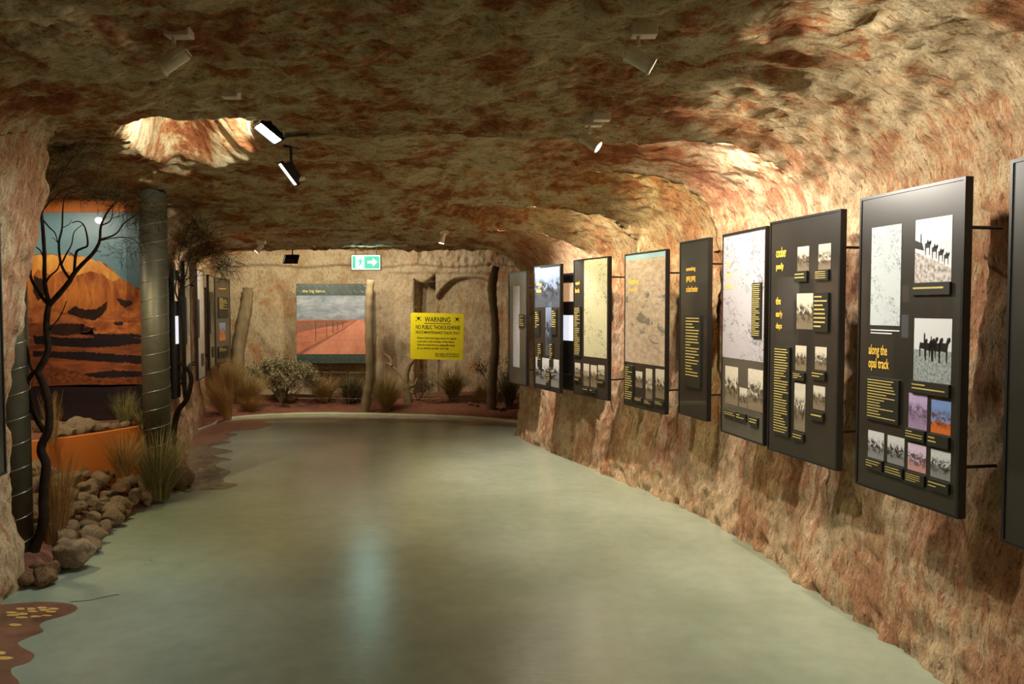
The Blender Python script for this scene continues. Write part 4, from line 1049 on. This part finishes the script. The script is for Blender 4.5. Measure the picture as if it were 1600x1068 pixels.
def shrub(x, y, z, h, wd, label, leafm, n_br=16, n_leaf=900, leaf=0.012, seed=1, name='shrub', cat='shrub'):
    rng = random.Random(seed); o = empty(name, (x, y, z), 0, label, cat); tips = []; b = MB()
    def grow(p, d, L, r, lv):
        q_ = p; pts = [p]
        for k in range(3):
            d = (d + Vector((rng.gauss(0, .22), rng.gauss(0, .18), rng.gauss(0, .12) + .05))).normalized(); q_ = q_ + d * L / 3; pts.append(q_)
        b.tube(pts, [r, r * .85, r * .7, r * .5], 5)
        if lv == 0: tips.extend(pts[1:]); return
        for k in range(rng.choice((2, 3))): grow(q_, (d + Vector((rng.gauss(0, .55), rng.gauss(0, .4), rng.gauss(0, .3)))).normalized(), L * .72, r * .55, lv - 1)
        tips.append(q_)
    for i in range(n_br // 3 + 2):
        a = rng.uniform(0, 2 * PI); grow(Vector((0, 0, 0)), Vector((math.cos(a) * wd / h, math.sin(a) * wd / h * .7, 1)).normalized(), h * .42, .010, 2)
    b.build('branches', M['wood_dark'], o); b = MB()
    for i in range(n_leaf):
        t = rng.choice(tips) + Vector((rng.gauss(0, .035), rng.gauss(0, .035), rng.gauss(0, .035)))
        a = Vector((rng.gauss(0, 1), rng.gauss(0, 1), rng.gauss(0, 1))).normalized(); c_ = a.cross(Vector((rng.gauss(0, 1), rng.gauss(0, 1), 1))).normalized(); s_ = leaf * rng.uniform(.6, 1.2)
        b.quad([t - a * s_, t + c_ * s_ * .5, t + a * s_, t - c_ * s_ * .5])
    b.build('leaves', leafm, o); return o
x = P(432, 0, 12.55).x; shrub(x, 12.55, bed_z(x, 12.5), .82, .62, 'grey-green leafy bush standing left of the big fence panel', M['leaf'], 36, 9000, .019, 3)
x = P(782, 0, 12.6).x; shrub(x, 12.6, bed_z(x, 12.6), .80, .32, 'dark leafy bush at the right end of the soil bed', M['leaf_d'], 14, 1100, .014, 5)
x = P(650, 0, 12.7).x; shrub(x, 12.7, bed_z(x, 12.7), .42, .36, 'low dark twiggy bush between stump and warning sign', M['leaf_d'], 14, 900, .013, 6)
x = P(430, 0, 11.0).x

def log(name, pts, rads, mat, label, cat, Y, n=12, knots=True):
    base = P(pts[0][0], pts[0][1], pts[0][2] if len(pts[0]) > 2 else Y); o = empty(name, tuple(base), 0, label, cat)
    w_ = [P(p[0], p[1], p[2] if len(p) > 2 else Y) - base for p in pts]; w2 = catmull(w_, 6); rr = np.interp(np.linspace(0, len(rads) - 1, len(w2)), range(len(rads)), rads)
    b = MB(); b.tube(w2, [r * (1 + .08 * math.sin(i * 1.7)) for i, r in enumerate(rr)], n); b.build('trunk', mat, o, smooth=True); return o
log('fence_post', [(569, 651), (573, 620), (578, 590), (577, 540), (576, 490), (577, 460), (579, 437)], [.075, .072, .066, .06, .058, .06, .062], M['wood'], 'pale crooked timber fence post left of the warning sign', 'post', 12.08)
log('fence_post', [(768, 652), (768, 620), (770, 590), (774, 540), (773, 500), (770, 470), (769, 445), (775, 416)], [.078, .075, .068, .062, .060, .062, .07, .05], M['wood_dark'], 'dark crooked timber fence post right of the warning sign', 'post', 12.0)
b_ = log('leaning_log', [(368, 606, 13.0), (372, 580, 13.05), (373, 540, 13.1), (380, 500, 13.13), (386, 470, 13.15), (387, 450, 13.18)], [.11, .10, .10, .10, .09, .08], M['wood'], 'split pale log leaning against the far wall at left', 'log', 13.0)
# dead stump with forked branches
s_o = log('tree_stump', [(640, 640, 12.6), (636, 612, 12.6), (634, 590, 12.6), (640, 570, 12.6), (652, 556, 12.6)], [.07, .06, .05, .035, .02], M['wood'], 'pale dead stump with forked branches behind warning sign corner', 'stump', 12.6)
for pl in ([(634, 596), (622, 580), (612, 572), (604, 566)], [(636, 604), (648, 600), (652, 590)], [(612, 572), (610, 560), (600, 552)]):
    b = MB(); base = s_o.location; b.tube(catmull([P(x, y, 12.6) - base for x, y in pl], 4), list(np.linspace(.028, .010, (len(pl) - 1) * 4 + 1)), 7); b.build('branch', M['wood'], s_o, smooth=True)

# wire fence: hexagonal netting and straight strands
wf = empty('wire_fence', (0, 12.15, 0), 0, 'hexagonal wire netting fence strung between the far timber posts', 'fence'); b = MB()
xa, xb = P(455, 0, 12.15).x, P(802, 0, 12.15).x; hs = 0.055; done = set()
def seg(p, q_, r=.0011):
    key = (round(p[0], 3), round(p[1], 3), round(q_[0], 3), round(q_[1], 3))
    if key in done: return
    done.add(key); b.tube([(p[0], 0, p[1]), (q_[0], 0, q_[1])], r, 3, cap=False)
row = 0; z = 0.12
while z < 1.95:
    x = xa + (hs * .866 if row % 2 else 0)
    while x < xb:
        A = (x, z); 
        seg((x, z), (x, z + hs)); seg((x, z + hs), (x + hs * .866, z + hs * 1.5)); seg((x, z + hs), (x - hs * .866, z + hs * 1.5)); x += hs * 1.732
    z += hs * 1.5; row += 1
b.build('wire_netting', M['wire'], wf)
for z in (.22, .62, 1.12, 1.62, 2.0):
    b = MB(); b.tube([(xa, -.004, z), ((xa + xb) / 2, -.004, z - .012), (xb, -.004, z)], .002, 5); b.build('wire_strand', M['wire'], wf)

def tree(name, label, base_pt, Y, branches, mat_bark, foliage, seed=1):
    base = P(*base_pt, Y); base.z = max(base.z, 0.0); o = empty(name, tuple(base), 0, label, 'tree'); rng = random.Random(seed)
    for i, (nm, pts, r0, r1) in enumerate(branches):
        w_ = []
        for j, p in enumerate(pts):
            yy = Y + (p[2] if len(p) > 2 else 0); w_.append(P(p[0], p[1], yy) - base)
        c_ = catmull(w_, 5); rr = np.linspace(r0, r1, len(c_)); b = MB()
        b.tube(c_, [r * (1 + .12 * mnoise.noise(Vector((k * .7, i, seed)))) for k, r in enumerate(rr)], 8 if r0 > .006 else 5); b.build(nm, mat_bark, o, smooth=True)
    b = MB(); nb = MB()
    for (px, py, rx, ry, n, dy, down) in foliage:      # sprays of fine needle twigs
        for k in range(n):
            a = rng.uniform(0, 2 * PI); rad = math.sqrt(rng.random()); yy = Y + dy + rng.gauss(0, .12)
            p = P(px + rx * rad * math.cos(a), py + ry * rad * math.sin(a), yy) - base
            L = rng.uniform(.08, .17); d = Vector((rng.gauss(0, .7), rng.gauss(0, .5), rng.gauss(-.2 if down else .45, .45))).normalized(); pts = [p]
            for s_ in range(3):
                d = (d + Vector((rng.gauss(0, .15), rng.gauss(0, .15), rng.gauss(-.05, .15)))).normalized(); pts.append(pts[-1] + d * L / 3)
            nb.tube(pts, [.0010, .0009, .0007, .0005], 3, cap=False)
            for s_ in range(5):
                t = pts[1 + s_ % 3]; d2 = (d + Vector((rng.gauss(0, .5), rng.gauss(0, .5), rng.gauss(0, .5)))).normalized()
                nb.tube([t, t + d2 * rng.uniform(.03, .08)], [.0007, .0004], 3, cap=False)
    nb.build('needle_foliage', M['needle'], o); return o
T1 = [('trunk', [(46, 886, -.05), (55, 855), (66, 822), (68, 795), (68, 763), (72, 726), (64.5, 706), (67, 690), (75, 674), (77.5, 648), (73, 616), (64.5, 592), (60, 579), (70, 560), (75.5, 542), (72.5, 513), (74, 489), (77, 474)], .032, .017),
      ('branch', [(73, 679, .02), (55, 649, .03), (44, 610, .02), (42, 598), (52, 582), (60, 577)], .018, .012),
      ('branch', [(-6, 468, .1), (8, 470, .05), (22, 477), (30, 489), (32, 516), (43, 545), (47, 571), (54, 582)], .007, .008),
      ('branch', [(-4, 510, .1), (10, 513), (29, 523), (39, 537), (42, 546)], .005, .006),
      ('branch', [(77, 476), (68, 467), (58, 452), (50, 438), (47.5, 425), (50, 395), (52, 366), (57, 362)], .012, .004),
      ('branch', [(77, 474), (72, 455), (69.5, 434), (69.5, 400), (67, 358), (65, 335), (66, 318), (70, 306), (84, 292), (97, 271), (110, 251), (127, 236)], .014, .003),
      ('branch', [(77, 476), (95, 456), (108, 440), (115, 428), (127, 414), (144, 397), (152, 385), (156, 374), (158, 352), (168, 331), (180, 317), (190, 297)], .017, .003),
      ('branch', [(156, 374), (180, 366), (194, 349), (212, 335), (222, 322)], .006, .002), ('branch', [(156, 376), (175, 372), (200, 371), (216, 380), (224, 400)], .004, .0012),
      ('branch', [(116, 426), (119, 395), (128, 388), (137, 382), (133, 356), (124, 346), (112, 348)], .009, .0025), ('branch', [(110, 437), (96, 414), (92, 381), (97, 356), (98.5, 322), (104, 304), (120, 300)], .009, .002),
      ('branch', [(96, 412), (104, 396), (112, 381), (116, 362), (130, 350)], .006, .002), ('branch', [(72, 440), (78, 431), (90, 420), (95, 404)], .007, .003),
      ('branch', [(67, 343), (78, 356), (86, 364), (91, 381)], .005, .003), ('branch', [(52, 384), (62, 390), (68, 402)], .004, .004), ('branch', [(66, 330), (75, 318), (88, 306), (100, 296), (122, 290), (140, 296)], .006, .0015),
      ('branch', [(144, 397), (152, 392), (158, 393)], .004, .002), ('branch', [(119, 406), (112, 396), (104, 392)], .004, .001), ('branch', [(158, 352), (172, 345), (176, 330), (174, 312)], .005, .0015),
      ('branch', [(66, 322), (62, 300), (66, 280), (72, 262)], .004, .001), ('branch', [(97, 356), (108, 350), (112, 342)], .003, .001), ('branch', [(73, 520), (80, 512), (95, 492), (104, 470)], .006, .003),
      ('branch', [(180, 317), (200, 312), (218, 316), (236, 324)], .003, .001), ('branch', [(84, 292), (80, 276), (84, 258), (92, 244)], .004, .001), ('branch', [(92, 381), (84, 372), (80, 372)], .003, .001)]
tree('twisted_tree', 'dark twisted dead-looking tree with forked trunk in front of the mural', (46, 886), 4.98, T1, M['bark'],
     [(98, 252, 36, 28, 150, 0, False), (135, 248, 30, 20, 70, 0, False), (80, 285, 20, 18, 60, 0, False), (140, 300, 35, 14, 80, 0, False), (175, 310, 30, 16, 80, 0, False), (205, 320, 22, 20, 80, 0, True), (205, 370, 18, 25, 34, 0, True), (245, 322, 18, 20, 40, .2, True), (190, 400, 20, 12, 8, 0, True)], 2)
T2 = [('trunk', [(268, 745), (270, 700), (272, 668), (279, 641), (292, 623), (299, 593), (293, 577), (284, 569), (278, 566)], .034, .010), ('branch', [(290, 624), (287, 605), (284, 592), (279, 583), (274, 575)], .014, .006),
      ('branch', [(284, 600), (288, 570), (286, 545), (287, 530), (285, 506), (281, 470), (283, 448), (290, 430), (296, 405), (305, 385)], .011, .003),
      ('branch', [(281, 474), (274, 455), (276, 436), (282, 420), (280, 400), (288, 372)], .008, .002), ('branch', [(284, 452), (292, 447), (302, 440), (312, 425), (328, 412)], .006, .0015),
      ('branch', [(283, 446), (298, 430), (318, 405), (340, 398)], .005, .0015), ('branch', [(286, 436), (300, 434), (316, 430), (336, 432), (350, 438)], .004, .0012), ('branch', [(282, 420), (272, 400), (268, 380)], .004, .001),
      ('branch', [(296, 405), (312, 392), (330, 380)], .004, .001)]
tree('slender_tree', 'slender tree with feathery dark foliage beside the second duct column', (268, 745), 7.22, T2, M['bark'],
     [(300, 372, 26, 20, 190, 0, False), (290, 395, 18, 18, 110, 0, False), (325, 385, 24, 16, 120, 0, False), (320, 405, 25, 14, 110, 0, False), (352, 412, 18, 18, 170, 0, True), (285, 425, 16, 20, 60, 0, True), (305, 350, 18, 10, 50, 0, False), (262, 330, 14, 14, 30, 0, False)], 4)

# ------------------------------------------------------------------ light fittings
def ceil_z(X, Y):
    i = int(np.argmin(np.abs(Ys - Y))); r = SH[i]; m_ = r[:, 2] > 2.1; j = np.argmin(np.where(m_, np.abs(r[:, 0] - X), 99)); return float(r[j, 2])
def TS(X, Y, target, col, watts, label, **kw): return track_spot(X, Y, ceil_z(X, Y) + kw.pop('dz', 0), target, col, watts, label, **kw)
# in view, except the one added out of sight high behind the first rib
TS(.47, 3.02, (2.4, 2.95, 1.45), NEU, 52, 'white ceiling spotlight aimed down right at the nearest large panels', angle=115, drop=.11, em=10)
TS(.48, 4.86, (1.85, 5.35, 1.2), PINK, 58, 'white ceiling spotlight hanging just beyond the first rib, aimed at the far side', angle=140, drop=.11, em=3)
TS(.42, 4.38, (2.1, 3.75, 1.2), NEU, 70, 'white ceiling spotlight just before the first rib, turned to the coober pedy panel', angle=125, drop=.11, em=2)
TS(1.02, 4.86, (1.9, 5.25, 1.9), PINK, 80, 'added unseen white spotlight tucked in the recess high behind the first rib', angle=120, drop=.04)  # unseen lamp added to brighten the recess behind the rib
TS(-1.27, 3.05, (-3.1, 2.8, 1.2), NEU, 6, 'white ceiling spotlight over the left side', angle=95, drop=.11)
# tucked up behind the ribs on the right
TS(.50, 6.24, (1.6, 6.1, 1.2), YEL, 52, 'white spotlight tucked in the recess behind the second rib', angle=135, drop=.05)
TS(.12, 7.30, (1.2, 7.0, 1.2), WARM, 60, 'white spotlight tucked in the recess behind the third rib', angle=135, drop=.05)
TS(-.25, 8.20, (.8, 8.0, 1.2), PINK, 150, 'white spotlight tucked in the recess above the two farthest right panels', angle=135, drop=.05)
# down the middle and at the far end
TS(-.80, 9.25, (-1.3, 9.0, .0), PINK, 10, 'small white spotlight on the far middle ceiling', angle=110, drop=.07, em=8)
TS(-2.92, 9.3, (-3.9, 9.0, 1.0), PINK, 40, 'small white spotlight near the far left panels', angle=130, drop=.07)
TS(-2.2, 11.4, (-2.3, 13.2, 1.3), (1, .88, .66), 52, 'spotlight behind the last ceiling edge, aimed at the big fence panel', angle=140, drop=.07)
TS(-2.0, 11.45, (-.9, 13.3, 1.2), (1, .85, .68), 30, 'spotlight behind the last ceiling edge, aimed at the niche', angle=100, drop=.07)
TS(-3.6, 11.3, (-3.9, 12.8, 1.4), (1, .88, .62), 64, 'spotlight behind the last ceiling edge, aimed at the leaning log', angle=140, drop=.07)
# unseen fill lamps added behind the camera to light the foreground
TS(.75, .5, (2.4, -.4, 1.1), WARM, 26, 'added unseen ceiling spotlight nearest the visitor on the right', angle=110)
TS(-.6, .8, (-.8, 1.6, 0), NEU, 26, 'added unseen ceiling spotlight nearest the visitor on the left', angle=120)
TS(.5, -.6, (.9, 1.0, .2), NEU, 30, 'added unseen ceiling spotlight behind the visitor', angle=120)

# big floodlight at the hollow and black floodlight behind it
def floodlight(pos, target, size, col, watts, em, label, black=True, up=0.2, beam=95):
    o = empty('floodlight', pos, 0, label, 'floodlight'); d = (Vector(target) - Vector(pos)).normalized(); q_ = d.to_track_quat('-Z', 'Y').to_matrix(); w_, h_, t_ = size
    b = MB()
    pr = [(w_ * .32, h_ * .32, t_), (w_ * .5, h_ * .5, 0.0)]; b.v += [tuple(q_ @ Vector((sx_ * a, sy_ * c_, z))) for a, c_, z in pr for sx_, sy_ in ((-1, -1), (1, -1), (1, 1), (-1, 1))]
    for k in range(4): b.face((k, (k + 1) % 4, 4 + (k + 1) % 4, 4 + k))
    b.face((3, 2, 1, 0)); 
    for sx_ in (-1, 1): b.box(q_ @ Vector((sx_ * (w_ * .5 + .004), 0, .004)), (.008, h_ + .012, .02), rot=q_)
    for sy_ in (-1, 1): b.box(q_ @ Vector((0, sy_ * (h_ * .5 + .004), .004)), (w_ + .016, .008, .02), rot=q_)
    hs_ = b.build('lamp_housing', M['black_metal'] if black else M['white_metal'], o)
    b = MB(); b.quad([q_ @ Vector((sx_ * w_ * .5, sy_ * h_ * .5, .001)) for sx_, sy_ in ((-1, -1), (1, -1), (1, 1), (-1, 1))][::-1]); b.build('lens', emitter('flood_glow', tuple(col) + (1,), em), hs_)
    b = MB(); b.tube([q_ @ Vector((0, 0, t_)), (0.02, 0, up * .5), (0.02, 0, up)], .009, 8); b.box((0.02, 0, up), (.07, .07, .02)); b.build('bracket', M['black_metal'] if black else M['white_metal'], o)
    if beam: spot_light(o, Vector(pos) + d * .02, target, col, watts, beam, .9, .06, 'floodlight_beam')
    return o
fp = P(419, 208, 4.62); floodlight(tuple(fp), (fp.x - .75, fp.y - .50, fp.z - 1.3), (.14, .14, .06), COOL, 50, 14, 'large glowing floodlight hanging at the edge of the ceiling hollow', up=.18)
bp = P(450, 272, 5.1); floodlight(tuple(bp), (bp.x - .8, bp.y - .62, bp.z - .85), (.05, .16, .06), NEU, 25, 5, 'black floodlight with narrow lit face below the hollow', up=.17)
fp2 = P(455, 405, 11.15); floodlight(tuple(fp2), (fp2.x + .3, 13, 1.2), (.2, .12, .06), WARM, 6, 2, 'black floodlight hanging near the far wall left of the exit sign', up=.14)
# uplighter hidden in the hollow's near end, washing its rock
TS(-1.50, 4.72, (-2.15, 5.25, 2.86), (1.0, .96, .84), 95, 'small white spotlight inside the ceiling hollow', angle=112, drop=.03, mount=False)
TS(-4.05, 6.25, (-3.8, 7.1, 1.3), (1, .9, .74), 11, 'white spotlight on the alcove ceiling in front of the mural', angle=130)
TS(-3.3, 5.35, (-2.9, 6.2, .2), YEL, 60, 'added unseen spotlight on the alcove ceiling aimed at the heaped stones', angle=100)  # unseen lamp added to brighten the stone heap
# empty mounting box and small ceiling sensor
p = P(940, 185, 4.3); b = MB(); b.box((0, 0, 0), (.09, .06, .05)); o = b.build('junction_box', M['white_metal'], bevel=.004); o.location = (p.x, 4.3, ceil_z(p.x, 4.3) - .01); tag(o, 'small white box on the ceiling just before the first rib', 'junction box')
p = P(372, 165, 4.0); b = MB(); b.box((0, 0, 0), (.08, .06, .045)); o = b.build('junction_box', M['white_metal'], bevel=.004); o.location = (p.x, 3.9, ceil_z(p.x, 3.9) - .01); tag(o, 'small white box on the ceiling before the hollow', 'junction box')
p = P(468, 315, 6.4); b = MB(); b.tube([(0, 0, 0), (0, 0, -.02), (0, 0, -.035)], [.05, .05, .03], 20); o = b.build('ceiling_sensor', M['white_metal']); o.location = (p.x, 6.4, ceil_z(p.x, 6.4)); tag(o, 'small round sensor on the ceiling beyond the floodlights', 'sensor')
